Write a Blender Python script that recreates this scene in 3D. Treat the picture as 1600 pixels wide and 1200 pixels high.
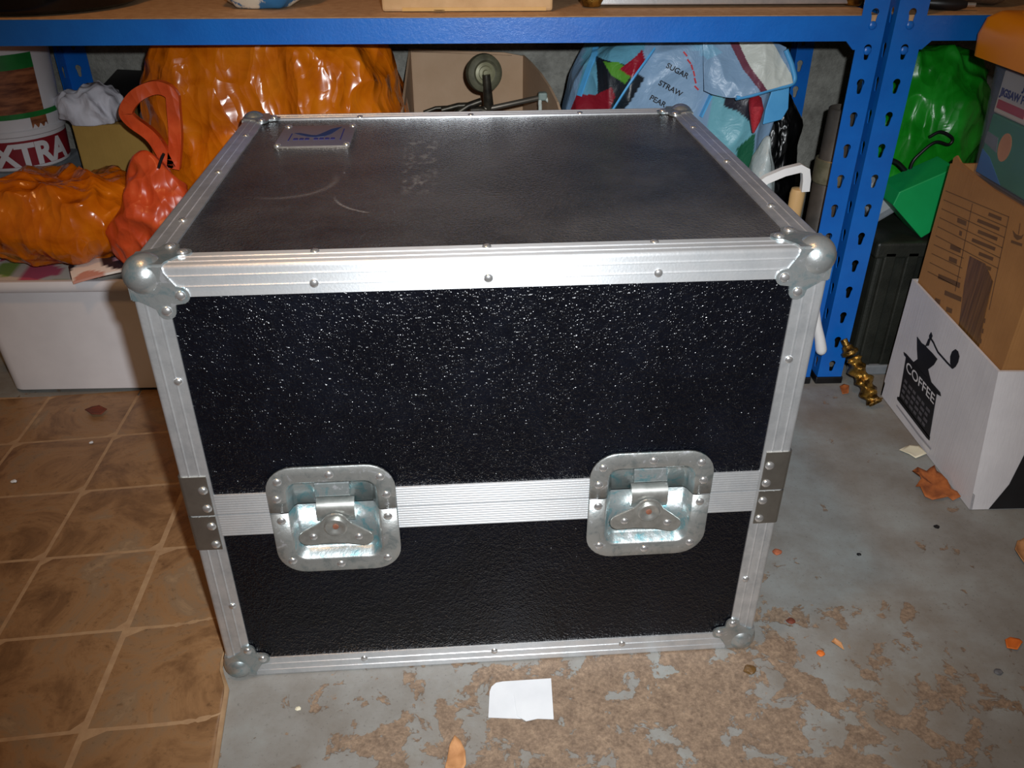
import bpy, bmesh, math, random
from mathutils import Vector, Matrix, noise
from mathutils.bvhtree import BVHTree

for o in list(bpy.data.objects):
    bpy.data.objects.remove(o, do_unlink=True)
S = bpy.context.scene
COL = S.collection
R_ = math.radians
random.seed(7)

# ------------------------------------------------------------------ camera
F_PX, PITCH, YAW = 1309.4, 0.5467, 0.0335
CAM = Vector((-0.0025, -0.6828, 0.8048))
cam_d = bpy.data.cameras.new('camera')
cam_d.sensor_fit = 'HORIZONTAL'; cam_d.sensor_width = 36.0
cam_d.lens = F_PX * 36.0 / 1600.0
cam_d.clip_start = 0.02
cam = bpy.data.objects.new('camera', cam_d); COL.objects.link(cam)
cam.location = CAM
cam.rotation_euler = (math.pi / 2 - PITCH, 0, -YAW)
S.camera = cam

# ------------------------------------------------------------------ world, lights, exposure
W = bpy.data.worlds.new('world'); S.world = W; W.use_nodes = True
bg = W.node_tree.nodes['Background']
bg.inputs[0].default_value = (1.0, 0.74, 0.52, 1); bg.inputs[1].default_value = 0.075

fl = bpy.data.lights.new('camera_flash', 'SPOT')            # the camera's own flash, up and right of the lens
fl.energy = 76; fl.color = (0.93, 0.97, 1.0); fl.shadow_soft_size = 0.009
fl.spot_size = R_(84); fl.spot_blend = 1.0
flo = bpy.data.objects.new('camera_flash', fl); COL.objects.link(flo)
flo.location = (0.040, -0.685, 0.850)
flo.rotation_euler = (math.pi / 2 - PITCH - 0.02, 0, -0.02)

bl = bpy.data.lights.new('ceiling_bulb', 'POINT')           # warm tungsten bulb of the garage
bl.energy = 30; bl.color = (1.0, 0.52, 0.20); bl.shadow_soft_size = 0.10
blo = bpy.data.objects.new('ceiling_bulb', bl); COL.objects.link(blo)
blo.location = (-0.45, -0.35, 2.25)

vs = S.view_settings
vs.view_transform = 'Standard'; vs.look = 'None'; vs.gamma = 1; vs.use_curve_mapping = False
vs.exposure = 0.0

# ------------------------------------------------------------------ helpers: pixels to points
FW = Vector((math.sin(YAW) * math.cos(PITCH), math.cos(YAW) * math.cos(PITCH), -math.sin(PITCH)))
RT = Vector((math.cos(YAW), -math.sin(YAW), 0)); UP = RT.cross(FW)
def ray(x, y): return RT * ((x - 800) / F_PX) + UP * ((600 - y) / F_PX) + FW
def atY(x, y, Y): d = ray(x, y); return CAM + d * ((Y - CAM.y) / d.y)
def atZ(x, y, Z=0.0): d = ray(x, y); return CAM + d * ((Z - CAM.z) / d.z)
def atX(x, y, X): d = ray(x, y); return CAM + d * ((X - CAM.x) / d.x)

# ------------------------------------------------------------------ helpers: materials
def lin(c):
    if isinstance(c, str):
        c = [int(c[i:i + 2], 16) / 255 for i in (0, 2, 4)]
    return tuple((v / 12.92 if v <= 0.04045 else ((v + 0.055) / 1.055) ** 2.4) for v in c) + (1.0,)
MATS = {}
def nodes(name):
    m = bpy.data.materials.new(name); m.use_nodes = True
    nt = m.node_tree
    return m, nt, nt.nodes['Principled BSDF']
def N(nt, t, **kw):
    n = nt.nodes.new(t)
    for k, v in kw.items():
        if k == 'i':
            for a, b in v.items(): n.inputs[a].default_value = b
        else: setattr(n, k, v)
    return n
def noise_n(nt, scale, detail=4, rough=.55, vec=None, stretch=None, dist=0.0):
    co = N(nt, 'ShaderNodeTexCoord')
    mp = N(nt, 'ShaderNodeMapping'); nt.links.new(co.outputs['Object'], mp.inputs[0])
    if stretch: mp.inputs['Scale'].default_value = stretch
    n = N(nt, 'ShaderNodeTexNoise', i={'Scale': scale, 'Detail': detail, 'Roughness': rough, 'Distortion': dist})
    nt.links.new(mp.outputs[0], n.inputs['Vector'])
    return n
def ramp(nt, src, stops):
    r = N(nt, 'ShaderNodeValToRGB')
    el = r.color_ramp.elements
    while len(el) > 1: el.remove(el[0])
    el[0].position = stops[0][0]; el[0].color = stops[0][1]
    for p, c in stops[1:]:
        e = el.new(p); e.color = c
    nt.links.new(src, r.inputs[0]); return r
def bump(nt, b, h, dist=.001, strength=1.0):
    n = N(nt, 'ShaderNodeBump', i={'Strength': strength, 'Distance': dist})
    nt.links.new(h, n.inputs['Height']); nt.links.new(n.outputs[0], b.inputs['Normal'])
    return n
def mat(name, c1, c2=None, rough=.5, metal=0.0, scale=20, stretch=None, bmp=0.0, bscale=60, spec=.5, coat=0.0, trans=0.0, lo=.35, hi=.65):
    """two-tone noise material with optional fine relief"""
    if name in MATS: return MATS[name]
    m, nt, b = nodes(name)
    c2 = c2 or c1
    n = noise_n(nt, scale, 5, .6, stretch=stretch)
    r = ramp(nt, n.outputs[0], [(lo, lin(c1)), (hi, lin(c2))])
    nt.links.new(r.outputs[0], b.inputs['Base Color'])
    b.inputs['Roughness'].default_value = rough; b.inputs['Metallic'].default_value = metal
    b.inputs['Specular IOR Level'].default_value = spec
    b.inputs['Coat Weight'].default_value = coat; b.inputs['Coat Roughness'].default_value = .12
    b.inputs['Transmission Weight'].default_value = trans
    if bmp:
        n2 = noise_n(nt, bscale, 4, .6, stretch=stretch)
        bump(nt, b, n2.outputs[0], bmp)
    MATS[name] = m
    return m

def m_alu(axis):
    """extruded aluminium; the drawing lines run along the given object axis"""
    m, nt, b = nodes('extruded aluminium ' + 'xyz'[axis])
    n = noise_n(nt, 45, 5, .65)
    r = ramp(nt, n.outputs[0], [(.3, lin('babdc0')), (.55, lin('d2d4d6')), (.75, lin('dedfe2'))])
    nt.links.new(r.outputs[0], b.inputs['Base Color'])
    b.inputs['Metallic'].default_value = .78
    rr = ramp(nt, n.outputs[0], [(.3, (.47,) * 3 + (1,)), (.7, (.36,) * 3 + (1,))])
    nt.links.new(rr.outputs[0], b.inputs['Roughness'])
    cv = N(nt, 'ShaderNodeCombineXYZ'); cv.inputs[axis].default_value = 1.0
    vt = N(nt, 'ShaderNodeVectorTransform', vector_type='VECTOR', convert_from='OBJECT', convert_to='WORLD')
    nt.links.new(cv.outputs[0], vt.inputs[0]); nt.links.new(vt.outputs[0], b.inputs['Tangent'])
    b.inputs['Anisotropic'].default_value = .75; b.inputs['Anisotropic Rotation'].default_value = .25
    n2 = noise_n(nt, 400, 2, .5); bump(nt, b, n2.outputs[0], .00008)
    return m
def m_zinc(name, c, blue, rough=.3):
    m, nt, b = nodes(name)
    n = noise_n(nt, 70, 6, .7, dist=.6)
    r = ramp(nt, n.outputs[0], [(.36, lin(blue)), (.5, lin(c)), (.6, lin(c)), (.66, lin('c9ccd0'))])
    nt.links.new(r.outputs[0], b.inputs['Base Color'])
    b.inputs['Metallic'].default_value = .8; b.inputs['Roughness'].default_value = rough
    n2 = noise_n(nt, 160, 3, .6); bump(nt, b, n2.outputs[0], .0003)
    return m
def m_laminate():
    """black pebbled laminate; scuffs, an old ring mark and the ghost of a removed sticker on the lid"""
    m, nt, b = nodes('black pebbled laminate')
    co = N(nt, 'ShaderNodeTexCoord')
    v = N(nt, 'ShaderNodeTexVoronoi', i={'Scale': 560.0, 'Randomness': 1.0}); v.feature = 'SMOOTH_F1'
    nt.links.new(co.outputs['Object'], v.inputs['Vector'])
    n = noise_n(nt, 240, 2, .5)
    amp = ramp(nt, n.outputs[0], [(.34, (.2, .2, .2, 1)), (.62, (1, 1, 1, 1))])
    mul = N(nt, 'ShaderNodeMath', operation='MULTIPLY')
    nt.links.new(v.outputs['Distance'], mul.inputs[0]); nt.links.new(amp.outputs[0], mul.inputs[1])
    bump(nt, b, mul.outputs[0], .00145, 1.0)
    sc = noise_n(nt, 9, 6, .72, dist=.4)
    base = ramp(nt, sc.outputs[0], [(.45, lin('06070c')), (.72, lin('0b0d14'))])
    # marks on the lid top (object space of the case)
    xyz = N(nt, 'ShaderNodeSeparateXYZ'); nt.links.new(co.outputs['Object'], xyz.inputs[0])
    def mth(op, a, bb=None, c=None):
        q = N(nt, 'ShaderNodeMath', operation=op)
        for i, s in enumerate((a, bb, c)):
            if s is None: continue
            if isinstance(s, (int, float)): q.inputs[i].default_value = s
            else: nt.links.new(s, q.inputs[i])
        return q.outputs[0]
    X, Y, Z = xyz.outputs
    def band(v_, lo, hi, soft):
        a = N(nt, 'ShaderNodeMapRange', interpolation_type='SMOOTHSTEP', i={1: lo - soft, 2: lo + soft, 3: 0.0, 4: 1.0}); nt.links.new(v_, a.inputs[0])
        c = N(nt, 'ShaderNodeMapRange', interpolation_type='SMOOTHSTEP', i={1: hi - soft, 2: hi + soft, 3: 1.0, 4: 0.0}); nt.links.new(v_, c.inputs[0])
        return mth('MULTIPLY', a.outputs[0], c.outputs[0])
    topm = band(Z, .505, .6, .002)
    st = mth('MULTIPLY', band(X, -.085, -.047, .004), band(Y, .19, .40, .02))
    nn = noise_n(nt, 95, 4, .6, stretch=(1.0, .55, 1))
    nm = ramp(nt, nn.outputs[0], [(.50, (0, 0, 0, 1)), (.64, (1, 1, 1, 1))])
    st = mth('MULTIPLY', st, nm.outputs[0])
    dx = mth('SUBTRACT', X, -.215); dy = mth('SUBTRACT', Y, .235)
    rad = mth('SQRT', mth('ADD', mth('MULTIPLY', dx, dx), mth('MULTIPLY', dy, dy)))
    ring = mth('MULTIPLY', band(rad, .055, .061, .003), band(dx, -.01, .2, .03))
    ring = mth('MULTIPLY', ring, band(dy, -.2, .01, .03))
    ex = mth('SUBTRACT', X, -.085); ey = mth('SUBTRACT', Y, .19)
    rad2 = mth('SQRT', mth('ADD', mth('MULTIPLY', ex, ex), mth('MULTIPLY', ey, ey)))
    ring2 = mth('MULTIPLY', band(rad2, .068, .0705, .0015), mth('MULTIPLY', band(ex, -.065, -.03, .006), band(ey, -.07, -.01, .01)))
    marks = mth('MULTIPLY', mth('ADD', mth('MULTIPLY', st, .34), mth('ADD', mth('MULTIPLY', ring, .20), mth('MULTIPLY', ring2, .5))), topm)
    dn = noise_n(nt, 5, 5, .7)
    dust = ramp(nt, dn.outputs[0], [(.35, (.25, .25, .25, 1)), (.7, (1, 1, 1, 1))])
    dust = mth('MULTIPLY', mth('MULTIPLY', dust.outputs[0], topm), .21)     # dust lying on the lid top
    marks = mth('ADD', marks, dust)
    mx = N(nt, 'ShaderNodeMix', data_type='RGBA'); nt.links.new(marks, mx.inputs[0])
    nt.links.new(base.outputs[0], mx.inputs[6]); mx.inputs[7].default_value = lin('8d8782')
    nt.links.new(mx.outputs[2], b.inputs['Base Color'])
    b.inputs['Roughness'].default_value = .21
    b.inputs['Specular IOR Level'].default_value = .27
    return m
def m_floor():
    """grey-blue painted concrete, the paint worn off in ragged brown patches"""
    m, nt, b = nodes('worn painted concrete')
    co = N(nt, 'ShaderNodeTexCoord')
    big = noise_n(nt, 5.5, 3, .5)
    n1 = noise_n(nt, 24, 10, .64, dist=.35)
    fine = noise_n(nt, 210, 6, .75)
    xyz = N(nt, 'ShaderNodeSeparateXYZ'); nt.links.new(co.outputs['Object'], xyz.inputs[0])
    def mth(op, a, bb):
        q = N(nt, 'ShaderNodeMath', operation=op)
        for i, s in enumerate((a, bb)):
            if isinstance(s, (int, float)): q.inputs[i].default_value = s
            else: nt.links.new(s, q.inputs[i])
        return q.outputs[0]
    X, Y, Z = xyz.outputs
    # wear is heaviest on a walked patch in front of the case
    dx = mth('MULTIPLY', mth('SUBTRACT', X, .18), 2.6); dy = mth('MULTIPLY', mth('SUBTRACT', Y, -.10), 4.4)
    dd = mth('SQRT', mth('ADD', mth('MULTIPLY', dx, dx), mth('MULTIPLY', dy, dy)), 0)
    wear = N(nt, 'ShaderNodeMapRange', i={1: .35, 2: 1.5, 3: .115, 4: -.10}); nt.links.new(dd, wear.inputs[0])
    s = mth('ADD', mth('ADD', n1.outputs[0], wear.outputs[0]), mth('MULTIPLY', mth('SUBTRACT', big.outputs[0], .5), .25))
    mask = ramp(nt, s, [(.560, (0, 0, 0, 1)), (.575, (1, 1, 1, 1))])
    chips = noise_n(nt, 62, 6, .6)
    chipm = ramp(nt, mth('ADD', chips.outputs[0], mth('MULTIPLY', wear.outputs[0], .5)), [(.665, (0, 0, 0, 1)), (.685, (1, 1, 1, 1))])
    mask2 = mth('MAXIMUM', mask.outputs[0], chipm.outputs[0])
    paint_n = noise_n(nt, 7, 6, .65)
    paint = ramp(nt, paint_n.outputs[0], [(.32, lin('746f68')), (.5, lin('84837f')), (.7, lin('919694'))])
    spk = ramp(nt, fine.outputs[0], [(.30, lin('5c5650')), (.42, (1, 1, 1, 1))])
    pm = N(nt, 'ShaderNodeMix', data_type='RGBA', blend_type='MULTIPLY'); pm.inputs[0].default_value = .55
    nt.links.new(paint.outputs[0], pm.inputs[6]); nt.links.new(spk.outputs[0], pm.inputs[7])
    # brown grime further back
    gr = noise_n(nt, 3.2, 7, .7)
    grm = ramp(nt, gr.outputs[0], [(.5, (0, 0, 0, 1)), (.68, (1, 1, 1, 1))])
    g = N(nt, 'ShaderNodeMix', data_type='RGBA'); g.inputs[7].default_value = lin('736759')
    gm = mth('MULTIPLY', grm.outputs[0], .75); nt.links.new(gm, g.inputs[0]); nt.links.new(pm.outputs[2], g.inputs[6])
    cn = noise_n(nt, 55, 9, .8)
    cm = N(nt, 'ShaderNodeMix', data_type='FLOAT'); cm.inputs[0].default_value = .5
    nt.links.new(cn.outputs[0], cm.inputs[2]); nt.links.new(fine.outputs[0], cm.inputs[3])
    conc = ramp(nt, cm.outputs[0], [(.34, lin('4e4034')), (.47, lin('766454')), (.6, lin('97826d')), (.7, lin('b09c86'))])
    mx = N(nt, 'ShaderNodeMix', data_type='RGBA'); nt.links.new(mask2, mx.inputs[0])
    nt.links.new(g.outputs[2], mx.inputs[6]); nt.links.new(conc.outputs[0], mx.inputs[7])
    nt.links.new(mx.outputs[2], b.inputs['Base Color'])
    b.inputs['Roughness'].default_value = .55
    hh = mth('ADD', mth('MULTIPLY', mask.outputs[0], -.6), mth('MULTIPLY', fine.outputs[0], .5))
    bump(nt, b, hh, .0005)
    return m
def m_tile():
    m, nt, b = nodes('brown stone-effect vinyl tile')
    n = noise_n(nt, 9, 7, .68, dist=.8)
    oi = N(nt, 'ShaderNodeObjectInfo')
    r = ramp(nt, n.outputs[0], [(.28, lin('553c28')), (.42, lin('77583b')), (.52, lin('8e6c4a')), (.62, lin('836c53')), (.75, lin('a28564'))])
    n2 = noise_n(nt, 120, 5, .75)
    r2 = ramp(nt, n2.outputs[0], [(.3, lin('4a3726')), (.43, (1, 1, 1, 1))])
    mx = N(nt, 'ShaderNodeMix', data_type='RGBA', blend_type='MULTIPLY'); mx.inputs[0].default_value = .4
    nt.links.new(r.outputs[0], mx.inputs[6]); nt.links.new(r2.outputs[0], mx.inputs[7])
    nt.links.new(mx.outputs[2], b.inputs['Base Color'])
    b.inputs['Roughness'].default_value = .42
    bump(nt, b, n.outputs[0], .0012)
    return m
def m_plasticbag(name, c1, c2, c3, rough=.22, bs=20, bd=.0045):
    m, nt, b = nodes(name)
    n = noise_n(nt, 14, 5, .6, dist=.5)
    r = ramp(nt, n.outputs[0], [(.3, lin(c1)), (.5, lin(c2)), (.72, lin(c3))])
    nt.links.new(r.outputs[0], b.inputs['Base Color'])
    b.inputs['Roughness'].default_value = rough
    b.inputs['Subsurface Weight'].default_value = .0
    co = N(nt, 'ShaderNodeTexCoord'); wn = noise_n(nt, 9, 2, .5)
    mp = N(nt, 'ShaderNodeVectorMath', operation='MULTIPLY_ADD'); mp.inputs[1].default_value = (.07,) * 3
    nt.links.new(wn.outputs['Color'], mp.inputs[0]); nt.links.new(co.outputs['Object'], mp.inputs[2])
    ms = N(nt, 'ShaderNodeMapping', i={'Rotation': (.2, .5, .3), 'Scale': (1, 1, .42)}); nt.links.new(mp.outputs[0], ms.inputs[0])
    v1 = N(nt, 'ShaderNodeTexVoronoi', i={'Scale': bs * 1.15}); v2 = N(nt, 'ShaderNodeTexVoronoi', i={'Scale': bs * 2.9})
    for v in (v1, v2): nt.links.new(ms.outputs[0], v.inputs['Vector'])
    h1 = N(nt, 'ShaderNodeMath', operation='MULTIPLY_ADD'); h1.inputs[1].default_value = .32
    nt.links.new(v2.outputs['Distance'], h1.inputs[0]); nt.links.new(v1.outputs['Distance'], h1.inputs[2])
    bump(nt, b, h1.outputs[0], bd * 2.6, .85)
    return m
def m_blockwall():
    m, nt, b = nodes('rough grey concrete block')
    n = noise_n(nt, 24, 9, .75); n2 = noise_n(nt, 130, 5, .7)
    r = ramp(nt, n.outputs[0], [(.3, lin('66655f')), (.5, lin('8b8a83')), (.7, lin('a3a29a'))])
    nt.links.new(r.outputs[0], b.inputs['Base Color']); b.inputs['Roughness'].default_value = .95
    add = N(nt, 'ShaderNodeMath', operation='ADD'); nt.links.new(n.outputs[0], add.inputs[0]); nt.links.new(n2.outputs[0], add.inputs[1])
    bump(nt, b, add.outputs[0], .004)
    return m
def m_card(name, c1, c2, rough=.8):
    m, nt, b = nodes(name)
    n = noise_n(nt, 6, 6, .65); n2 = noise_n(nt, 60, 3, .6, stretch=(4, 4, .15))
    r = ramp(nt, n.outputs[0], [(.35, lin(c1)), (.65, lin(c2))])
    nt.links.new(r.outputs[0], b.inputs['Base Color']); b.inputs['Roughness'].default_value = rough
    bump(nt, b, n2.outputs[0], .0003)
    return m
def m_attr(name, rough=.4, bs=30, bd=.004):
    """printed fabric: flat print colours come from a colour attribute"""
    m, nt, b = nodes(name)
    a = N(nt, 'ShaderNodeAttribute', attribute_name='print')
    nt.links.new(a.outputs[0], b.inputs['Base Color']); b.inputs['Roughness'].default_value = rough
    n2 = noise_n(nt, bs, 4, .5, dist=1.4); bump(nt, b, n2.outputs[0], bd, .7)
    return m
def m_clear():
    m, nt, b = nodes('clear storage plastic')
    b.inputs['Base Color'].default_value = lin('8e97a8'); b.inputs['Roughness'].default_value = .25
    b.inputs['Alpha'].default_value = .16
    n = noise_n(nt, 30, 3, .5); bump(nt, b, n.outputs[0], .0004)
    return m

M = {}
M['alu'], M['alu_y'], M['alu_z'] = m_alu(0), m_alu(1), m_alu(2); M['lam'] = m_laminate(); M['floor'] = m_floor(); M['tile'] = m_tile(); M['wall'] = m_blockwall()
M['zinc'] = m_zinc('zinc-plated steel', 'aeb2b2', '8fa3a8'); M['dish'] = m_zinc('scratched zinc dish', 'a3aaaa', '6fa0a8', .34)
M['flange'] = m_zinc('grey zinc flange', 'a9aba9', '8d9494', .36); M['clampsteel'] = mat('dull clamp steel', '8f8b84', '9a968e', .32, .9, 60)
M['steel'] = mat('grey steel', 'a0a19d', 'b9bab6', .34, .85, 90)
M['rivet'] = mat('bright steel rivet', 'd6d8da', 'e6e8ea', .22, .9, 300)
M['grout'] = mat('vinyl joint', '98795a', 'a88a68', .6, 0, 60)
M['blue'] = mat('blue enamelled steel', '0b5cb4', '0e66c0', .30, 0, 12, bmp=.0003, bscale=200, spec=.6)
M['blackpl'] = mat('black plastic', '0c0c0d', '17171a', .4, 0, 30)
M['mdf'] = mat('raw chipboard', 'b58d66', 'c9a47c', .75, 0, 80, bmp=.0006, bscale=400)
M['orange'] = m_plasticbag('orange carrier bag film', 'a34a03', 'c06208', 'd07410')
M['redbag'] = m_plasticbag('red-orange carrier bag film', 'a83a18', 'c64a22', 'd65e30', .35, 18, .004)
M['green'] = m_plasticbag('green carrier bag film', '0c7012', '168c1c', '27a42f', .3, 18, .004)
M['bin'] = m_plasticbag('black bin liner film', '050506', '08080a', '0c0c0f', .3, 30, .004)
M['tissue'] = m_plasticbag('white tissue', 'b9b9c2', 'cfcfd8', 'd8d8e0', .8, 25, .003)
M['whitepl'] = mat('white plastic', 'cfcdd0', 'dad8db', .38, 0, 8)
M['greypl'] = mat('grey plastic', '70757a', '82878c', .45, 0, 30)
M['tan'] = m_card('tan carton', '9c7a38', 'ae8a44'); M['card'] = m_card('brown corrugated card', 'a4876a', 'b2957a')
M['card2'] = m_card('kraft carton', '96693c', 'a87846'); M['whitecard'] = m_card('white carton', 'c4c2c6', 'd4d2d5', .6)
M['ink'] = mat('black print', '101014', '18181c', .6); M['brownink'] = mat('brown print', '5e4128', '684a30', .8)
M['paper'] = mat('white paper', 'cdd1d6', 'd6dade', .8, 0, 20)
M['leaf'] = mat('dry oak leaf', '8a4a20', 'b06530', .7, 0, 60, bmp=.001); M['leaf2'] = mat('dry tan leaf', 'a5744a', 'bf8c5e', .7, 0, 70, bmp=.001)
M['darkleaf'] = mat('dark withered leaf', '5a2818', '70341f', .8, 0, 60, bmp=.001)
M['brick'] = mat('brick crumb', '8e4c30', 'ac6242', .9, 0, 90, bmp=.001); M['orangechip'] = mat('orange chip', 'c2601c', 'd87328', .7)
M['brass'] = mat('tarnished brass', '4a3414', 'b0893f', .32, .85, 55, bmp=.002, bscale=120, lo=.4, hi=.6)
M['darkmetal'] = mat('dark oily metal', '2a2722', '4a453a', .4, .6, 60)
M['tyre'] = mat('dusty olive tyre', '3c3a2a', '565440', .7, 0, 60); M['hub'] = mat('dusty hub', '77745a', '8a876c', .5, .2, 60)
M['tube'] = mat('grey-brown tube', '4c4641', '5a544e', .45, .3, 40); M['band'] = mat('brushed brass band', 'aaa385', 'c9c2a4', .3, .8, 60)
M['wood'] = mat('pale handle wood', 'c09a66', 'd2b07c', .6, 0, 30, (1, 1, .1))
M['darkcase'] = mat('dark olive-black plastic', '1d1f1b', '2b2d28', .45, 0, 20, bmp=.0006, bscale=300)
M['greencard'] = mat('bright green card', '0a9a52', '0fa65c', .5, 0, 12)
M['lid'] = mat('orange plastic lid', 'e08a00', 'e89604', .35, 0, 6); M['clear'] = m_clear()
M['cream'] = mat('cream printed carton', 'd8c9b8', 'e2d5c6', .5, 0, 10); M['teal'] = mat('green printed carton', '2f7a5c', '3a8a6a', .5, 0, 10)
M['bluebox'] = mat('blue printed carton', '2e6db0', '3a7cc0', .5, 0, 10); M['red'] = mat('red print', 'b03038', 'c03a42', .5)
M['navy'] = mat('navy print', '1c2060', '262a70', .6); M['peach'] = mat('peach print', 'd08a50', 'de9a60', .5)
M['logoblue'] = mat('blue logo print', '0c2a58', '123468', .5); M['maroon'] = mat('maroon label print', '7a1420', '8a1c28', .5)
M['platemetal'] = mat('brushed name plate', '9d948c', 'aba29a', .3, .75, 160, (1, 12, 1))
M['greenlabel'] = mat('green label print', '0e6a2a', '1a8036', .5); M['fence'] = mat('brown fence print', '5c2c14', 'a0623c', .6, 0, 26, (1, 1, 5))
M['bagprint'] = m_attr('printed shopping bag'); M['magprint'] = m_attr('printed magazine', .35, 10, .0005)
M['lightblue'] = mat('sky blue bag binding', '4a9ad0', '58a8dc', .45)
M['whitestrap'] = mat('white strap plastic', 'dfe0e2', 'eceded', .4); M['cream2'] = mat('cream label', 'd6cfb4', 'e2dcc4', .7)
M['navycloth'] = mat('navy cloth', '10143c', '161c52', .8)
M['olivestripe'] = mat('striped brown cloth', '5e5040', '7a6a56', .8, 0, 90, (6, .4, 1))

# ------------------------------------------------------------------ helpers: objects
def tag(o, label=None, cat=None, group=None, kind=None):
    if label: o['label'] = label
    if cat: o['category'] = cat
    if group: o['group'] = group
    if kind: o['kind'] = kind
    return o
def thing(name, loc=(0, 0, 0), rotz=0.0, label=None, cat=None, group=None):
    o = bpy.data.objects.new(name, None); COL.objects.link(o); o.empty_display_size = .05
    o.location = loc; o.rotation_euler = (0, 0, rotz)
    return tag(o, label, cat, group)
def link(name, me, m, parent=None, smooth=False):
    if m is not None and not me.materials: me.materials.append(m)
    if smooth:
        for p in me.polygons: p.use_smooth = True
    o = bpy.data.objects.new(name, me); COL.objects.link(o)
    if parent is not None: o.parent = parent
    return o
class Bm:
    def __init__(s): s.b = bmesh.new()
    def poly_prism(s, pts, fn, h0, h1):
        """pts 2-D outline, fn(p, h) -> Vector"""
        lo = [s.b.verts.new(fn(p, h0)) for p in pts]; hi = [s.b.verts.new(fn(p, h1)) for p in pts]
        n = len(pts)
        s.b.faces.new(lo); s.b.faces.new(hi[::-1])
        for i in range(n): s.b.faces.new((lo[i], hi[i], hi[(i + 1) % n], lo[(i + 1) % n]))
        return s
    def box(s, x0, x1, y0, y1, z0, z1, bev=0.0, seg=2):
        r = bmesh.ops.create_cube(s.b, size=1.0)
        vs_ = r['verts']
        for v in vs_:
            v.co = Vector((x0 + (v.co.x + .5) * (x1 - x0), y0 + (v.co.y + .5) * (y1 - y0), z0 + (v.co.z + .5) * (z1 - z0)))
        if bev:
            es = list({e for v in vs_ for e in v.link_edges})
            bmesh.ops.bevel(s.b, geom=es, offset=bev, segments=seg, affect='EDGES', profile=.5)
        return s
    def lathe(s, prof, n=24, mtx=Matrix()):
        rings = []
        for r, z in prof:
            if r < 1e-6: rings.append([s.b.verts.new(mtx @ Vector((0, 0, z)))])
            else: rings.append([s.b.verts.new(mtx @ Vector((r * math.cos(2 * math.pi * k / n), r * math.sin(2 * math.pi * k / n), z))) for k in range(n)])
        for a, c in zip(rings, rings[1:]):
            for k in range(n):
                k2 = (k + 1) % n
                if len(a) == 1 and len(c) == 1: continue
                if len(a) == 1: s.b.faces.new((a[0], c[k2], c[k]))
                elif len(c) == 1: s.b.faces.new((a[k], a[k2], c[0]))
                else: s.b.faces.new((a[k], a[k2], c[k2], c[k]))
        return s
    def tube(s, pts, r, n=10, flat=None):
        """swept tube through points; r number or list; flat=(w,t) makes a rectangular strap"""
        pts = [Vector(p) for p in pts]; rings = []
        up = Vector((0, 0, 1))
        for i, p in enumerate(pts):
            d = (pts[min(i + 1, len(pts) - 1)] - pts[max(i - 1, 0)]).normalized()
            if i == 0:
                a = d.cross(up)
                if a.length < .2: a = d.cross(Vector((0, 1, 0)))
            else: a = a - d * a.dot(d)
            a.normalize(); c = d.cross(a).normalized()
            rr = r[i] if isinstance(r, (list, tuple)) else r
            if flat:
                w, t = flat
                q = [(-w, -t), (w, -t), (w, t), (-w, t)]
                rings.append([s.b.verts.new(p + a * (u * .5) + c * (v * .5)) for u, v in q])
            else:
                rings.append([s.b.verts.new(p + (a * math.cos(2 * math.pi * k / n) + c * math.sin(2 * math.pi * k / n)) * rr) for k in range(n)])
        for a, c in zip(rings, rings[1:]):
            m_ = len(a)
            for k in range(m_): s.b.faces.new((a[k], a[(k + 1) % m_], c[(k + 1) % m_], c[k]))
        s.b.faces.new(rings[0][::-1]); s.b.faces.new(rings[-1])
        return s
    def dome(s, c, nrm, r, h, n=12, rings=3):
        q = Vector(nrm).to_track_quat('Z', 'Y').to_matrix().to_4x4(); q.translation = Vector(c)
        prof = [(r, -.0005)] + [(r * math.cos(t * math.pi / 2 / rings), h * math.sin(t * math.pi / 2 / rings)) for t in range(rings)] + [(0, h)]
        return s.lathe(prof, n, q)
    def mesh(s, name, smooth=False):
        bmesh.ops.recalc_face_normals(s.b, faces=s.b.faces)
        me = bpy.data.meshes.new(name); s.b.to_mesh(me); s.b.free()
        if smooth:
            for p in me.polygons: p.use_smooth = True
        return me
    def build(s, name, m, parent=None, smooth=False):
        return link(name, s.mesh(name, smooth), m, parent)
def smooth_by_angle(o, ang=40):
    me = o.data
    for p in me.polygons: p.use_smooth = True
    me.set_sharp_from_angle(angle=R_(ang))
    return o
def text_mesh(txt, size, ext=.0002, bold=0.0):
    cu = bpy.data.curves.new('lettering', 'FONT'); cu.body = txt; cu.size = size; cu.extrude = ext; cu.offset = bold
    o = bpy.data.objects.new('lettering', cu); COL.objects.link(o)
    bpy.context.view_layer.update()
    me = bpy.data.meshes.new_from_object(o.evaluated_get(bpy.context.evaluated_depsgraph_get()))
    bpy.data.objects.remove(o, do_unlink=True); bpy.data.curves.remove(cu)
    return me
def rrect(w, h, r, n=6):
    out = []
    for cx, cy, a0 in ((w / 2 - r, h / 2 - r, 0), (-w / 2 + r, h / 2 - r, 90), (-w / 2 + r, -h / 2 + r, 180), (w / 2 - r, -h / 2 + r, 270)):
        for k in range(n + 1):
            a = R_(a0 + 90 * k / n); out.append((cx + r * math.cos(a), cy + r * math.sin(a)))
    return out
def spline(pts, n=8):
    """Catmull-Rom through points"""
    P = [Vector(p) for p in pts]; P = [P[0] * 2 - P[1]] + P + [P[-1] * 2 - P[-2]]; out = []
    for i in range(1, len(P) - 2):
        for k in range(n):
            t = k / n; a, b_, c, d = P[i - 1:i + 3]
            out.append(.5 * ((2 * b_) + (c - a) * t + (2 * a - 5 * b_ + 4 * c - d) * t * t + (3 * b_ - a - 3 * c + d) * t ** 3))
    return out + [P[-2]]
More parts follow.
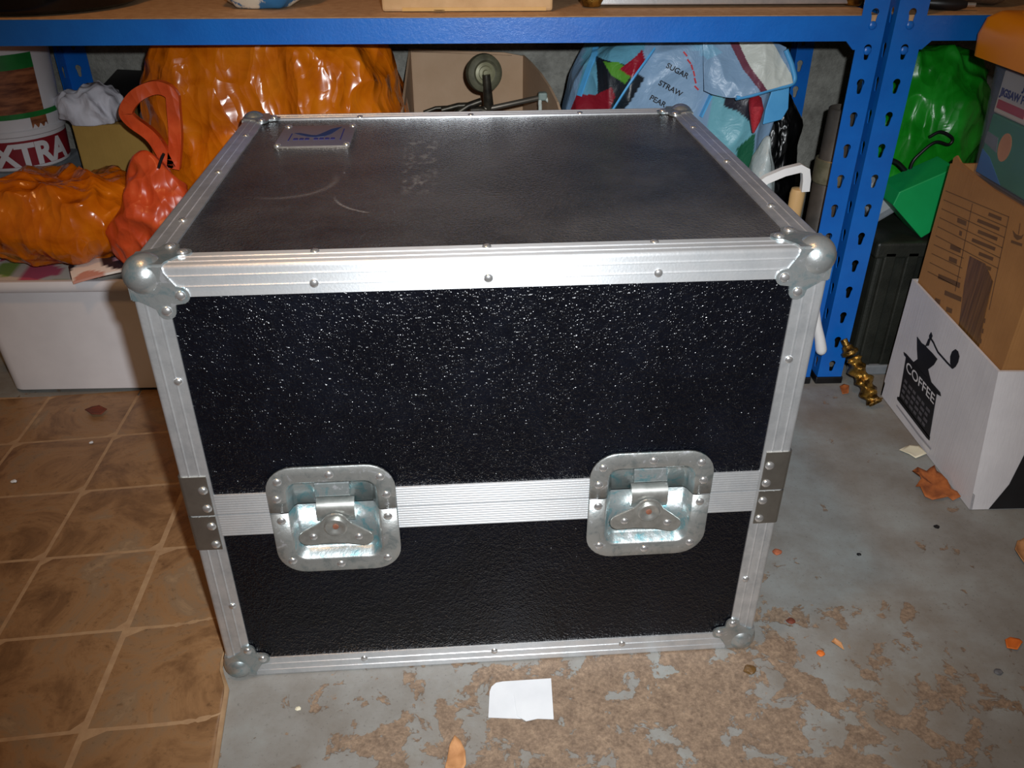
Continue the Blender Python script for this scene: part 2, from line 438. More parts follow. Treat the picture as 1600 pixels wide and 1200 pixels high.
def spow(v, e): return math.copysign(abs(v) ** e, v)
def ridge(p, s, seed):
    q = Vector((p.x * s + seed * 7.1, p.y * s - seed * 3.3, p.z * s + seed))
    g = q * .6
    w = Vector((noise.noise(g), noise.noise(g + Vector((9.3, 1.7, 4.1))), noise.noise(g + Vector((-3.9, 7.2, 2.6))))) * .6
    return 1 - 2 * abs(noise.noise(q + w))
def bag_mesh(name, c, rad, e1=.7, e2=.7, seed=1, amp=.02, fine=.006, nu=120, nv=84, zmin=None, shape=None, fs=9.0, fs2=26.0, streak=(1, 1, .45)):
    """crumpled film bag: a superellipsoid with ridged folds"""
    c = Vector(c); b = bmesh.new(); rows = []
    st = Vector(streak)
    for j in range(nv + 1):
        ph = -math.pi / 2 + math.pi * j / nv; row = []
        for i in range(nu):
            th = 2 * math.pi * i / nu
            d = Vector((spow(math.cos(ph), e1) * spow(math.cos(th), e2), spow(math.cos(ph), e1) * spow(math.sin(th), e2), spow(math.sin(ph), e1)))
            p = Vector((d.x * rad[0], d.y * rad[1], d.z * rad[2]))
            if shape: p = shape(p, d)
            q = Vector((p.x * st.x, p.y * st.y, p.z * st.z))
            nn = Vector((d.x / rad[0], d.y / rad[1], d.z / rad[2])).normalized()
            q2 = Vector((q.x * .8 + q.z * .6, q.y, q.z * .8 - q.x * .6))
            k = amp * (ridge(q, fs * .85, seed) - .35) + amp * .45 * (ridge(q2, fs * 1.7, seed + 2) - .4) + fine * .8 * (ridge(q2, fs2 * .9, seed + 5) - .4)
            p = c + p + nn * k
            if zmin is not None and p.z < zmin: p.z = zmin
            row.append(p)
        rows.append(row)
    vv = [[b.verts.new(p) for p in row] for row in rows[1:-1]]
    for r0, r1 in zip(vv, vv[1:]):
        for i in range(nu): b.faces.new((r0[i], r0[(i + 1) % nu], r1[(i + 1) % nu], r1[i]))
    b.faces.new(vv[0][::-1]); b.faces.new(vv[-1])
    me = bpy.data.meshes.new(name); b.to_mesh(me); b.free()
    for p in me.polygons: p.use_smooth = True
    return me

# ================================================================== THE SETTING
fb = Bm(); fb.b.verts.ensure_lookup_table()
fo = Bm().box(-2.2, 2.2, -1.6, 1.12, -.08, 0).build('floor', M['floor']); tag(fo, 'grey painted concrete garage floor with worn brown patches', 'floor', kind='structure')
wb = Bm().box(-2.2, 2.2, 1.06, 1.16, 0, 2.4).build('wall_back', M['wall']); tag(wb, 'rough grey concrete wall behind the blue shelving', 'wall', kind='structure')

# vinyl flooring with embossed tiles
XE = lambda y: -.294 if y < -.13 else (-.294 - (.13 + y) * .127 if y < -.03 else (-.3067 - (y + .03) * .53 if y < 0 else -.3226 - .04 * y))
def vh(x, y):
    """the sheet lies a little wavy; it lifts beside the case corner and along its free edge"""
    h = .0025 + .0018 * (noise.noise(Vector((x * 5, y * 5, 3))) + .5)
    h += .007 * math.exp(-((x + .352) / .030) ** 2 - ((y - .055) / .05) ** 2)
    h += .004 * math.exp(-((x + .305) / .02) ** 2 - ((y + .07) / .05) ** 2)
    return max(h, .0022)
ga = [-1.085, -.929, -.773, -.617, -.465, -.300]; gb = [-.385, -.239, -.094, .052, .197, .345, .492, .64]
def gridpt(a, b_):
    """tile lattice, slightly skewed as laid"""
    i = min(max(int(math.floor(a)), 0), len(ga) - 2); j = min(max(int(math.floor(b_)), 0), len(gb) - 2)
    x = ga[i] + (ga[i + 1] - ga[i]) * (a - i); y = gb[j] + (gb[j + 1] - gb[j]) * (b_ - j)
    k = max(0.0, min(1.0, (x + .465) / .165))
    X = x - .038 * (y - .2) * (1 - k); Y = y + .10 * (x + .60)
    if k > 0:
        X = X * (1 - k) + (XE(Y) - .0045) * k
    return X, Y
vin = thing('vinyl_flooring', (-.7, .2, 0), 0, 'brown tile-patterned vinyl flooring sheet with a curling edge beside the flight case', 'flooring')
vb = Bm(); NU, NV = 60, 110; vv = []
for j in range(NV + 1):
    y = -.55 + 1.168 * j / NV; row = []
    for i in range(NU + 1):
        x = -1.25 + (XE(y) + 1.25) * i / NU; row.append(vb.b.verts.new((x + .7, y - .2, vh(x, y) - .0011)))
    vv.append(row)
for r0, r1 in zip(vv, vv[1:]):
    for i in range(NU): vb.b.faces.new((r0[i], r0[i + 1], r1[i + 1], r1[i]))
edge = [row[-1] for row in vv]; low = [vb.b.verts.new((v.co.x, v.co.y, .0)) for v in edge]
for i in range(NV): vb.b.faces.new((edge[i], low[i], low[i + 1], edge[i + 1]))
for f in vb.b.faces: f.smooth = True
vb.build('joint_sheet', M['grout'], vin, True)
for i in range(len(ga) - 1):
    for j in range(len(gb) - 1):
        tb = Bm(); n = 12; g0 = .010; rows = []
        for jj in range(n + 1):
            row = []
            for ii in range(n + 1):
                a = i + g0 + (1 - 2 * g0) * ii / n; b_ = j + g0 + (1 - 2 * g0) * jj / n
                if i == len(ga) - 2 and ii == n: a = i + .9999
                X, Y = gridpt(a, b_); edge_ = ii in (0, n) or jj in (0, n)
                row.append(tb.b.verts.new((X + .7, Y - .2, vh(X, Y) + (-.0012 if edge_ else 0))))
            rows.append(row)
        for r0, r1 in zip(rows, rows[1:]):
            for k in range(n): tb.b.faces.new((r0[k], r0[k + 1], r1[k + 1], r1[k]))
        tb.build('tile', M['tile'], vin, True)

# ================================================================== THE FLIGHT CASE
CW, CD, CH, SEAM = .31, .531, .519, .245
case = thing('flight_case', (0, 0, 0), .0383, 'large black flight case with aluminium edges, ball corners and two butterfly latches', 'flight case')
LATCH = ((-.1635, .232), (.166, .232))
hw, hz0, hz1 = .0465, .180, .283      # recess cut out behind each latch
def front_outline(z0, z1, top):
    pts = []
    if top:      # lid front: notches on the lower edge
        pts = [(-.3095, z0)]
        for cx, cz in LATCH: pts += [(cx - hw, z0), (cx - hw, hz1), (cx + hw, hz1), (cx + hw, z0)]
        pts += [(.3095, z0), (.3095, z1), (-.3095, z1)]
    else:
        pts = [(-.3095, z0), (.3095, z0), (.3095, z1)]
        for cx, cz in reversed(LATCH): pts += [(cx + hw, z1), (cx + hw, hz0), (cx - hw, hz0), (cx - hw, z1)]
        pts += [(-.3095, z1)]
    return pts
for nm, z0, z1, top in (('lid_front_panel', SEAM + .0005, CH - .0015, True), ('body_front_panel', .0015, SEAM - .0005, False)):
    Bm().poly_prism(front_outline(z0, z1, top), lambda p, h: Vector((p[0], h, p[1])), .002, .011).build(nm, M['lam'], case)
for s in (-1, 1):
    for nm, z0, z1 in (('lid_side_panel', SEAM + .0005, CH - .0015), ('body_side_panel', .0015, SEAM - .0005)):
        xa, xb = sorted((s * .308, s * .299)); Bm().box(xa, xb, .0115, CD - .0115, z0, z1).build(nm, M['lam'], case)
for nm, z0, z1 in (('lid_back_panel', SEAM + .0005, CH - .0015), ('body_back_panel', .0015, SEAM - .0005)):
    Bm().box(-.308, .308, CD - .011, CD - .002, z0, z1).build(nm, M['lam'], case)
Bm().box(-.2985, .2985, .0115, CD - .0115, CH - .011, CH - .002).build('lid_top_panel', M['lam'], case)
Bm().box(-.2985, .2985, .0115, CD - .0115, .002, .011).build('body_base_panel', M['lam'], case)

TW, TT = .0292, .0022
def l_profile():
    """outer angle profile: two flanges with raised ribs, corner at the origin, growing along +a and +b"""
    def flange(n):
        f = [(0.0, TW)]
        for sc in (.0198, .0098):
            f += [(0.0, sc + .0012), (-.0007, sc + .0005), (-.0007, sc - .0005), (0.0, sc - .0012)]
        return f
    one = flange(0)
    rnd = [(.0035 * (1 - math.cos(t)), .0035 * (1 - math.sin(t))) for t in [math.pi / 12 * k for k in range(7)]]
    pts = one + rnd + [(b_, a) for a, b_ in reversed(one)]
    return pts + [(TW, TT), (TT, TT), (TT, TW)]
PROF = l_profile()
RIV = Bm().dome((0, 0, 0), (0, 0, 1), .0043, .0022, 12, 3).mesh('rivet', True); RIV.materials.append(M['rivet'])
RIVS = Bm().dome((0, 0, 0), (0, 0, 1), .0050, .0028, 14, 4).mesh('rivet_large', True); RIVS.materials.append(M['rivet'])
def rivet(parent, c, nrm, me=RIV, off=(0, 0, 0)):
    o = bpy.data.objects.new('rivet', me); COL.objects.link(o); o.parent = parent
    o.location = c; o.rotation_euler = Vector(nrm).to_track_quat('Z', 'Y').to_euler()
    return o
def trim(axis, lo, hi, c1, c2, s1, s2):
    ax = 'xyz'.index(axis); o1, o2 = [k for k in range(3) if k != ax]
    def fn(p, h):
        v = [0, 0, 0]; v[ax] = h; v[o1] = c1 + s1 * p[0]; v[o2] = c2 + s2 * p[1]; return Vector(v)
    return Bm().poly_prism(PROF, fn, lo, hi).build('edge_trim', M['alu' + ('' if axis == 'x' else '_' + axis)], case)
for y, sy in ((0, 1), (CD, -1)):
    for z, sz in ((CH, -1), (0, 1)):
        t = trim('x', -CW + .012, CW - .012, y, z, sy, sz)
        for rx in (-.153, -.0005, .152):
            rivet(t, (rx, y - sy * .0002, z + sz * .0198), (0, -sy, 0))
            if z: rivet(t, (rx, y + sy * .0245, z + .0002), (0, 0, 1))
for x, sx in ((-CW, 1), (CW, -1)):
    for z, sz in ((CH, -1), (0, 1)):
        t = trim('y', TW, CD - TW, x, z, sx, sz)
        for ry in (.113, .266, .42):
            rivet(t, (x - sx * .0002, ry, z + sz * .0198), (-sx, 0, 0))
            if z: rivet(t, (x + sx * .0195, ry, z + .0002), (0, 0, 1))
    for y, sy in ((0, 1), (CD, -1)):
        for z0, z1, rz in ((TW, SEAM - .0006, .1154), (SEAM + .0006, CH - TW, .4045)):
            t = trim('z', z0, z1, x, y, sx, sy)
            rivet(t, (x + sx * .0215, y - sy * .0002, rz), (0, -sy, 0))
# ribbed lid-locating profiles round the seam
def ribbed(z0, z1, pitch=.0028, h=.00022):
    n = int((z1 - z0) / pitch); p = (z1 - z0) / n; out = []
    for k in range(n):
        za = z0 + k * p
        out += [(-.0002, za), (-.0002 - h, za + p * .25), (-.0002 - h, za + p * .6), (-.0002, za + p * .8)]
    return [(.0018, z0)] + out + [(-.0002, z1), (.0018, z1)]
for z0, z1 in ((SEAM + .0006, .2700), (.2168, SEAM - .0006)):
    xs = [-.2808] + [v for cx, _ in LATCH for v in (cx - .055, cx + .055)] + [.2808]
    for k in range(0, 6, 2):
        Bm().poly_prism(ribbed(z0, z1), lambda p, h: Vector((h, p[0], p[1])), xs[k], xs[k + 1]).build('locating_trim', M['alu'], case)
    Bm().poly_prism(ribbed(z0, z1), lambda p, h: Vector((h, CD - p[0], p[1])), -.2808, .2808).build('locating_trim', M['alu'], case)
    for s in (-1, 1):
        Bm().poly_prism(ribbed(z0, z1), lambda p, h: Vector((s * (CW - p[0]), h, p[1])), .0295, CD - .0295).build('locating_trim', M['alu_y'], case)
# folded clamps over the vertical edges at the seam
for x, sx in ((-CW, 1), (CW, -1)):
    for y, sy in ((0, 1), (CD, -1)):
        for z0, z1, rz in ((SEAM + .0012, .295, (.278, .255)), (.200, SEAM - .0012, (.2315, .207))):
            a = .0262; t = -.0016
            prof = [(t, a), (t, .002), (t * .7, t * .0 + .0004), (.0004, t * .7), (.002, t), (a, t), (a, 0), (.0006, .0006), (0, a)]
            zz = [(z0, 1)]
            cl = Bm().poly_prism(prof, lambda p, h: Vector((x + sx * p[1], y + sy * p[0], h)), z0, z1).build('corner_clamp', M['clampsteel'], case)
            for r_ in rz:
                rivet(cl, (x + sx * .0205, y - sy * .0016, r_), (0, -sy, 0), RIVS)
                rivet(cl, (x - sx * .0016, y + sy * .0205, r_), (-sx, 0, 0), RIVS)
# ball corners
def arc(c, r, a0, a1, n=6): return [(c[0] + r * math.cos(R_(a0 + (a1 - a0) * k / n)), c[1] + r * math.sin(R_(a0 + (a1 - a0) * k / n))) for k in range(n + 1)]
PL = [(.012, .012), (.016, .0004), (.031, .0004), (.0315, .0055), (.0395, .0185)] + arc((.0415, .0270), .0082, -60, 95) + [(.0358, .0358)] + arc((.0270, .0415), .0082, -5, 150) + [(.0185, .0395), (.0055, .0315), (.0004, .031), (.0004, .016)]
def ball_corner(sx, sy, sz, cx, cy, cz):
    b = Bm(); ins, rb = .0115, .0190
    mt = Matrix.Translation((cx + sx * ins, cy + sy * ins, cz + sz * ins))
    n = 14
    b.lathe([(rb * math.sin(math.pi * k / n), -rb * math.cos(math.pi * k / n)) for k in range(n + 1)], 28, mt)
    t0, t1 = .0008, -.0018
    b.poly_prism(PL, lambda p, h: Vector((cx + sx * p[0], cy + sy * h, cz + sz * p[1])), t0, t1)
    b.poly_prism(PL, lambda p, h: Vector((cx + sx * h, cy + sy * p[0], cz + sz * p[1])), t0, t1)
    b.poly_prism(PL, lambda p, h: Vector((cx + sx * p[0], cy + sy * p[1], cz + sz * h)), t0, t1)
    o = b.build('ball_corner', M['zinc'], case); smooth_by_angle(o, 35)
    for u, v in ((.0415, .0270), (.0270, .0415)):
        rivet(o, (cx + sx * u, cy + sy * t1, cz + sz * v), (0, -sy, 0), RIVS)
        rivet(o, (cx + sx * t1, cy + sy * u, cz + sz * v), (-sx, 0, 0), RIVS)
        if sz < 0: rivet(o, (cx + sx * u, cy + sy * v, cz + sz * t1), (0, 0, 1), RIVS)
for x, sx in ((-CW, 1), (CW, -1)):
    for y, sy in ((0, 1), (CD, -1)):
        for z, sz in ((CH, -1), (.0034, 1)): ball_corner(sx, sy, sz, x, y, z)
# recessed butterfly latches
def dish_half(cx, cz, upper):
    b = Bm(); w, h, r = .129, .138, .029
    prof = [(0, .0006), (0, -.0014), (.0012, -.0021), (.0165, -.0021), (.0185, -.0012), (.0225, .0095), (.0255, .0125)]
    rings = []
    for ins, d in prof:
        rr_ = max(r - ins * .85, .006)
        rings.append([b.b.verts.new((cx + px, d, cz + pz)) for px, pz in rrect(w - 2 * ins, h - 2 * ins, rr_, 7)])
    for a, c in zip(rings, rings[1:]):
        for k in range(len(a)): b.b.faces.new((a[k], a[(k + 1) % len(a)], c[(k + 1) % len(a)], c[k]))
    b.b.faces.new(rings[-1])
    zc = SEAM + (.0007 if upper else -.0007)
    geom = list(b.b.verts) + list(b.b.edges) + list(b.b.faces)
    bmesh.ops.bisect_plane(b.b, geom=geom, plane_co=(0, 0, zc), plane_no=(0, 0, 1), clear_inner=upper, clear_outer=not upper)
    o = b.build('butterfly_latch' if not upper else 'latch_keeper', M['dish'], case)
    o.data.materials.append(M['flange'])
    for p in o.data.polygons:
        if p.center.y < -.0008: p.material_index = 1
    sol = o.modifiers.new('thickness', 'SOLIDIFY'); sol.thickness = .0011; sol.offset = 0
    smooth_by_angle(o, 50)
    return o
for li, (cx, cz) in enumerate(LATCH):
    lo_, up_ = dish_half(cx, cz, False), dish_half(cx, cz, True)
    for px, pz in ((-.052, .053), (0, .0595), (.0505, .0545), (-.0555, .031), (.055, .0315)): rivet(up_, (cx + px, -.0021, cz + pz), (0, -1, 0), RIVS)
    for px, pz in ((-.0545, .003), (.0545, .003), (-.0505, -.0525), (0, -.060), (.050, -.054)): rivet(lo_, (cx + px, -.0021, cz + pz), (0, -1, 0), RIVS)
    # keeper tongue in the upper half
    kb = Bm()
    kb.poly_prism([(.0118, .0), (.003, .0), (.0015, .002), (.0045, .0145), (.0105, .0185), (.0118, .0185)], lambda p, h: Vector((cx + h, p[0], cz + .0285 + p[1])), -.0175, .0175)
    kb.build('keeper_hook', M['dish'], up_)
    # hook housing, spindle and wing in the lower half
    hb = Bm(); prof = []
    hb.poly_prism([(.0118, -.004), (.0035, -.004), (.0012, .000), (.0005, .007), (.0018, .014), (.006, .0195), (.0118, .0205)],
                  lambda p, h: Vector((cx + .001 + h, p[0], cz + p[1])), -.0195, .0195)
    smooth_by_angle(hb.build('latch_housing', M['steel'], lo_), 50)
    tilt = -.05 if li == 0 else -.10
    ct, stt = math.cos(tilt), math.sin(tilt)
    wing = arc((-.0290, -.0205), .0098, 125, 285, 8) + [(-.012, -.0275), (.012, -.0275)] + arc((.0290, -.0205), .0098, -105, 55, 8) + [(.0165, -.0005)] + arc((0, -.0030), .0148, 25, 155, 8) + [(-.0165, -.0005)]
    wb_ = Bm()
    wb_.poly_prism(wing, lambda p, h: Vector((cx + p[0] * ct - p[1] * stt, h, cz - .002 + p[0] * stt + p[1] * ct)), -.0012, -.0038)
    wo = wb_.build('latch_wing', M['steel'], lo_)
    bv = wo.modifiers.new('bevel', 'BEVEL'); bv.width = .0007; bv.segments = 2
    for px in (-.0235, .0235):
        c_ = (cx + px * ct + .0185 * stt, -.0038, cz - .002 + px * stt - .0185 * ct)
        rivet(lo_, c_, (0, -1, 0), RIV)
    qm = Matrix.Translation((cx, -.0036, cz - .0065)) @ Vector((0, -1, 0)).to_track_quat('Z', 'Y').to_matrix().to_4x4()
    sp_ = Bm().lathe([(.0122, 0), (.0120, .0018), (.0105, .0028), (.0070, .0024), (.0050, .0006), (0, .0004)], 24, qm).build('spindle', M['steel'], lo_); smooth_by_angle(sp_, 40)
    Bm().lathe([(.0034, .0002), (.003, .0012), (0, .0014)], 10, qm).build('rusty_pin', mat('rusty pin', '6e4434', '84543f', .7, .3, 200), lo_)
# name plate on the lid
np_ = Bm().poly_prism(rrect(.093, .098, .003, 2), lambda p, h: Vector((-.2003 + p[0], .4135 + p[1], h)), CH - .0021, CH + .0004).build('name_plate', M['platemetal'], case)
tag(np_, 'silver name plate with a blue bird emblem')
for sx in (-1, 1):
    for sy in (-1, 1): rivet(np_, (-.2003 + sx * .0420, .4135 + sy * .0445, CH + .0004), (0, 0, 1), RIVS)
zt = CH + .0004
up2 = lambda p, h: Vector((-.2003 + p[0], .4135 + p[1], h))
for a in (((-.033, -.024), (-.0315, -.024), (-.0315, .010), (-.033, .010)), ((.0315, -.024), (.033, -.024), (.033, .030), (.0315, .030))):
    Bm().poly_prism(list(a), up2, zt, zt + .0003).build('printed_frame', M['navy'], np_)
Bm().poly_prism([(-.030, .012), (-.022, .012), (-.006, .001), (0, .000), (.004, .006), (.016, .030), (.028, .040), (.024, .026), (.018, .006), (.010, -.006), (0, -.009), (-.010, -.006), (-.020, .002)], up2, zt, zt + .0003).build('bird_emblem', M['logoblue'], np_)
for k, (xa, xb) in enumerate(((-.027, -.021), (-.0195, -.014), (-.0125, -.007), (-.0015, .004), (.0055, .011), (.0125, .018), (.0195, .025))):
    Bm().poly_prism([(xa, -.021), (xb, -.021), (xb, -.0135), (xb - .002, -.012), (xa + .001, -.012), (xa, -.0135)], up2, zt, zt + .0003).build('printed_letter', M['navy'], np_)
# ================================================================== SHELVING
def keyhole_outline(s=1.0):
    pts = [(.0058 * s * math.cos(R_(a)), .0055 + .0058 * math.sin(R_(a))) for a in range(-40, 221, 20)]
    return pts + [(-.0032 * s, -.0085), (-.0020 * s, -.0108), (.0020 * s, -.0108), (.0032 * s, -.0085)]
def flange_mesh(b, w, z0, z1, pitch, zoff, fn, s=1.0):
    """perforated steel strip: fn(u, z) -> Vector; keyholes on the centre line"""
    k = 0; z = z0
    while z < z1 - 1e-6:
        zt_ = min(z + pitch, z1)
        if zt_ - z > pitch * .95:
            key = [(w / 2 + p[0], z + pitch / 2 + zoff + p[1]) for p in keyhole_outline(s)]
            ov = [b.verts.new(fn(*p)) for p in ((0, z), (w, z), (w, zt_), (0, zt_))]
            iv = [b.verts.new(fn(*p)) for p in key]
            es = [b.edges.new((ov[i], ov[(i + 1) % 4])) for i in range(4)] + [b.edges.new((iv[i], iv[(i + 1) % len(iv)])) for i in range(len(iv))]
            bmesh.ops.triangle_fill(b, edges=es, use_beauty=True)
        else:
            b.faces.new([b.verts.new(fn(*p)) for p in ((0, z), (w, z), (w, zt_), (0, zt_))])
        z = zt_
def post(parent, xc, sx, yc, sy, w=.040, depth=.034, z1=.92):
    """angle upright: corner at (xc, yc), flanges toward sx and sy"""
    b = bmesh.new()
    flange_mesh(b, w, .012, z1, .0492, .0, lambda u, z: Vector((xc + sx * u, yc, z)))
    flange_mesh(b, depth, .012, z1, .0492, .0, lambda u, z: Vector((xc, yc + sy * u, z)))
    bmesh.ops.remove_doubles(b, verts=b.verts, dist=1e-5)
    bmesh.ops.recalc_face_normals(b, faces=b.faces)
    me = bpy.data.meshes.new('post'); b.to_mesh(me); b.free()
    o = link('post', me, M['blue'], parent)
    sol = o.modifiers.new('thickness', 'SOLIDIFY'); sol.thickness = .0016; sol.offset = 0
    xa, xb = sorted((xc - sx * .003, xc + sx * (w + .003))); ya, yb = sorted((yc - sy * .003, yc + sy * (depth + .003)))
    Bm().box(xa, xb, ya, yb, 0, .014, .002).build('foot', M['blackpl'], o)
    return o
ZB0, ZB1, YF, YB = .5935, .628, .623, 1.045
def rack(name, xl, xr, label, wl=.040, wr=.040, xbl=None):
    t = thing(name, ((xl + xr) / 2, (YF + YB) / 2, 0), 0, label, 'shelving')
    inv = Matrix.Translation((-(xl + xr) / 2, -(YF + YB) / 2, 0))
    parts = [post(t, xl, 1, YF, 1, wl), post(t, xr, -1, YF, 1, wr), post(t, xbl or xl, 1, YB, -1, wl), post(t, xr, -1, YB, -1, wr)]
    outl = [(xl + wl - .002, ZB0 - .012), (xl + wl + .004, ZB0 - .012), (xl + wl + .016, ZB0), (xr - wr - .016, ZB0), (xr - wr - .004, ZB0 - .012), (xr - wr + .002, ZB0 - .012), (xr - wr + .002, ZB1), (xl + wl - .002, ZB1)]
    for y0, y1 in ((YF - .001, YF + .004), (YB - .004, YB + .001)):
        parts.append(Bm().poly_prism(outl, lambda p, h: Vector((p[0], h, p[1])), y0, y1).build('beam', M['blue'], t))
    for y0, y1 in ((YF + .004, YF + .034), (YB - .034, YB - .004)):
        parts.append(Bm().box(xl + .006, xr - .006, y0, y1, ZB0 + .016, ZB0 + .020).build('beam_ledge', M['blue'], t))
    for x0, x1 in ((xl + .003, xl + .0075), (xr - .0075, xr - .003)):
        parts.append(Bm().box(x0, x1, YF + .005, YB - .005, ZB0, ZB1 - .002).build('side_beam', M['blue'], t))
    parts.append(Bm().box(xl + .008, xr - .008, YF + .0045, YB - .0045, ZB0 + .0202, ZB1 + .0005).build('shelf_board', M['mdf'], t))
    for xs in (xl + wl / 2, xr - wr / 2):
        for z in (.615, .598):
            me = RIVS; o = bpy.data.objects.new('beam_stud', STUD); COL.objects.link(o); o.parent = t
            o.location = (xs, YF - .0008, z - .018 * (z < .6)); o.rotation_euler = (R_(90), 0, 0); parts.append(o)
    for o in parts:
        if o.parent is t: o.location = o.location + inv.translation
    return t
STUD = Bm().dome((0, 0, 0), (0, 0, 1), .0062, .0028, 14, 4).mesh('beam_stud', True); STUD.materials.append(M['blue'])
rack('shelving_rack', -.945, .589, 'blue steel shelving rack with a chipboard shelf, spanning the wall behind the case', .044, .037, -.805)
rack('shelving_rack', .604, 1.52, 'blue steel shelving rack at the right, behind the coffee carton', .044, .044)

# ================================================================== LEFT SIDE, UNDER THE SHELF
def pin_poly(x, y, poly):
    c = False; j = len(poly) - 1
    for i in range(len(poly)):
        xi, yi = poly[i]; xj, yj = poly[j]
        if (yi > y) != (yj > y) and x < (xj - xi) * (y - yi) / (yj - yi) + xi: c = not c
        j = i
    return c
def paint(me, fn, name='print'):
    at = me.color_attributes.new(name, 'FLOAT_COLOR', 'POINT')
    for i, v in enumerate(me.vertices): at.data[i].color = fn(v.co)

# white storage box, open top, rolled rim
sx0, sx1, sy0, sy1, sh = -.875, -.565, .622, .835, .228
sb = thing('storage_box', ((sx0 + sx1) / 2, (sy0 + sy1) / 2, 0), 0, 'white plastic storage box on the vinyl floor, full, at the left under the shelf', 'box')
b = Bm(); rings = []
def srect(ins, z, r=.022): return [Vector((x, y, z)) for x, y in rrect(sx1 - sx0 - 2 * ins, sy1 - sy0 - 2 * ins, r, 5)]
for ins, z in ((.030, .0062), (.016, .0064), (.012, .009), (.004, .205), (.004, .208), (-.006, .209), (-.0085, .213), (-.0085, .222), (-.006, .2275), (0.0, .228), (.006, .226), (.0075, .21), (.015, .012), (.03, .010)):
    rings.append([b.b.verts.new(p) for p in srect(ins, z)])
for a, c in zip(rings, rings[1:]):
    for k in range(len(a)): b.b.faces.new((a[k], a[(k + 1) % len(a)], c[(k + 1) % len(a)], c[k]))
b.b.faces.new(rings[0]); b.b.faces.new(rings[-1])
smooth_by_angle(b.build('tub', M['whitepl'], sb), 40)
# papers filling it
def magazine(c, size, rotz, tilt, colors, label, name='magazine', thick=.006, roll=0.0):
    bb = bmesh.new(); nx, ny = 22, 22; w, h = size; grid = []
    for lay, z in ((0, 0.0), (1, thick)):
        g = [[bb.verts.new((-w / 2 + w * i / nx, -h / 2 + h * j / ny, z + .004 * math.sin(3 * i / nx + 1) + .003 * math.sin(2.4 * j / ny))) for i in range(nx + 1)] for j in range(ny + 1)]
        grid.append(g)
        for j in range(ny):
            for i in range(nx): bb.faces.new((g[j][i], g[j][i + 1], g[j + 1][i + 1], g[j + 1][i]))
    g0, g1 = grid
    rim = [(0, i) for i in range(nx)] + [(j, nx) for j in range(ny)] + [(ny, i) for i in range(nx, 0, -1)] + [(j, 0) for j in range(ny, 0, -1)]
    for k in range(len(rim)):
        a, e = rim[k], rim[(k + 1) % len(rim)]
        bb.faces.new((g0[a[0]][a[1]], g0[e[0]][e[1]], g1[e[0]][e[1]], g1[a[0]][a[1]]))
    bmesh.ops.recalc_face_normals(bb, faces=bb.faces)
    me = bpy.data.meshes.new(name); bb.to_mesh(me); bb.free()
    sd = random.random() * 30
    def colr(co):
        v = noise.noise(Vector((co.x * 16 + sd, co.y * 16, sd))) * .5 + .5
        return lin(colors[min(len(colors) - 1, int(v * len(colors) * .999))])
    paint(me, colr)
    o = link(name, me, M['magprint']); o.location = c; o.rotation_euler = (tilt, roll, rotz)
    return tag(o, label, 'magazine')
pb = Bm()
for k in range(6): pb.box(-.13 + .004 * (k % 3), .13 - .005 * (k % 2), -.082, .082, .0105 + k * .032, .0105 + k * .032 + .0315, .001)
ps = pb.build('paper_pile', mat('stacked paper', 'c8c0b4', 'd8d2c8', .8), None); ps.location = ((sx0 + sx1) / 2, (sy0 + sy1) / 2, 0)
tag(ps, 'pile of papers filling the white storage box', 'papers')
magazine((-.775, .715, .204), (.19, .17), .12, 0, ['3c8a3a', '8fae5a', 'd8d2c8', 'c8607a', 'e6e2da'], 'glossy green and pink magazine lying in the white storage box')
magazine((-.625, .655, .238), (.145, .065), .45, .05, ['d8b890', 'c89080', 'e8e0d8', '302830', 'b08aa0'], 'pale pink folded magazine poking out over the storage box rim', thick=.004, roll=-.10)

# orange bag lying on the storage box
def lying(p, d):
    k = 1 - .22 * max(0, p.x / .17)
    return Vector((p.x, p.y, p.z * k))
om = bag_mesh('carrier_bag', (-.722, .728, .301), (.160, .092, .070), .72, .8, 3, .020, .006, 150, 90, .236, lying, 11, 30, (1, 1, .8))
tag(link('carrier_bag', om, M['orange']), 'crumpled orange carrier bag slumped on top of the white storage box', 'carrier bag')
# red-orange tied bag with handle loop
rbg = thing('carrier_bag', (-.545, .662, .25), 0, 'small red-orange carrier bag with a looped handle, squeezed against the case corner', 'carrier bag')
def knot(p, d): 
    k = 1 - .30 * max(0, (p.z + .02) / .08)
    return Vector((p.x * k, p.y * k, p.z))
rm = bag_mesh('bag_body', (0.004, .0, .072), (.066, .050, .090), .85, .85, 11, .024, .007, 120, 80, None, knot, 14, 34)
link('bag_body', rm, M['redbag'], rbg)
hp = [atY(x, y, .70) - Vector((-.545, .662, .25)) for x, y in ((268, 262), (240, 215), (206, 188), (198, 172), (215, 148), (245, 136), (268, 146), (272, 170), (275, 215), (272, 262))]
hb_ = Bm().tube(spline(hp, 6), .01, flat=(.012, .020)); ho = hb_.build('handle', M['redbag'], rbg); smooth_by_angle(ho, 60)
tw = Bm().tube(spline([atY(x, y, .605) - Vector((-.545, .662, .25)) for x, y in ((248, 262), (251, 252), (256, 240))], 4), .0022, 8); tw.build('tie', M['blackpl'], rbg)

# big orange bag
def bigshape(p, d):
    k = 1.0 + .03 * math.sin(p.z * 14)
    return Vector((p.x * k, p.y * k, p.z))
bm_ = bag_mesh('carrier_bag', (-.364, .862, .294), (.200, .138, .300), .32, .5, 21, .028, .007, 200, 150, .002, bigshape, 8, 24, (1, 1, .55))
for v in bm_.vertices:
    if v.co.z > .6085: v.co.z = .6085
tag(link('carrier_bag', bm_, M['orange']), 'big bulging orange carrier bag standing right behind the case', 'carrier bag')

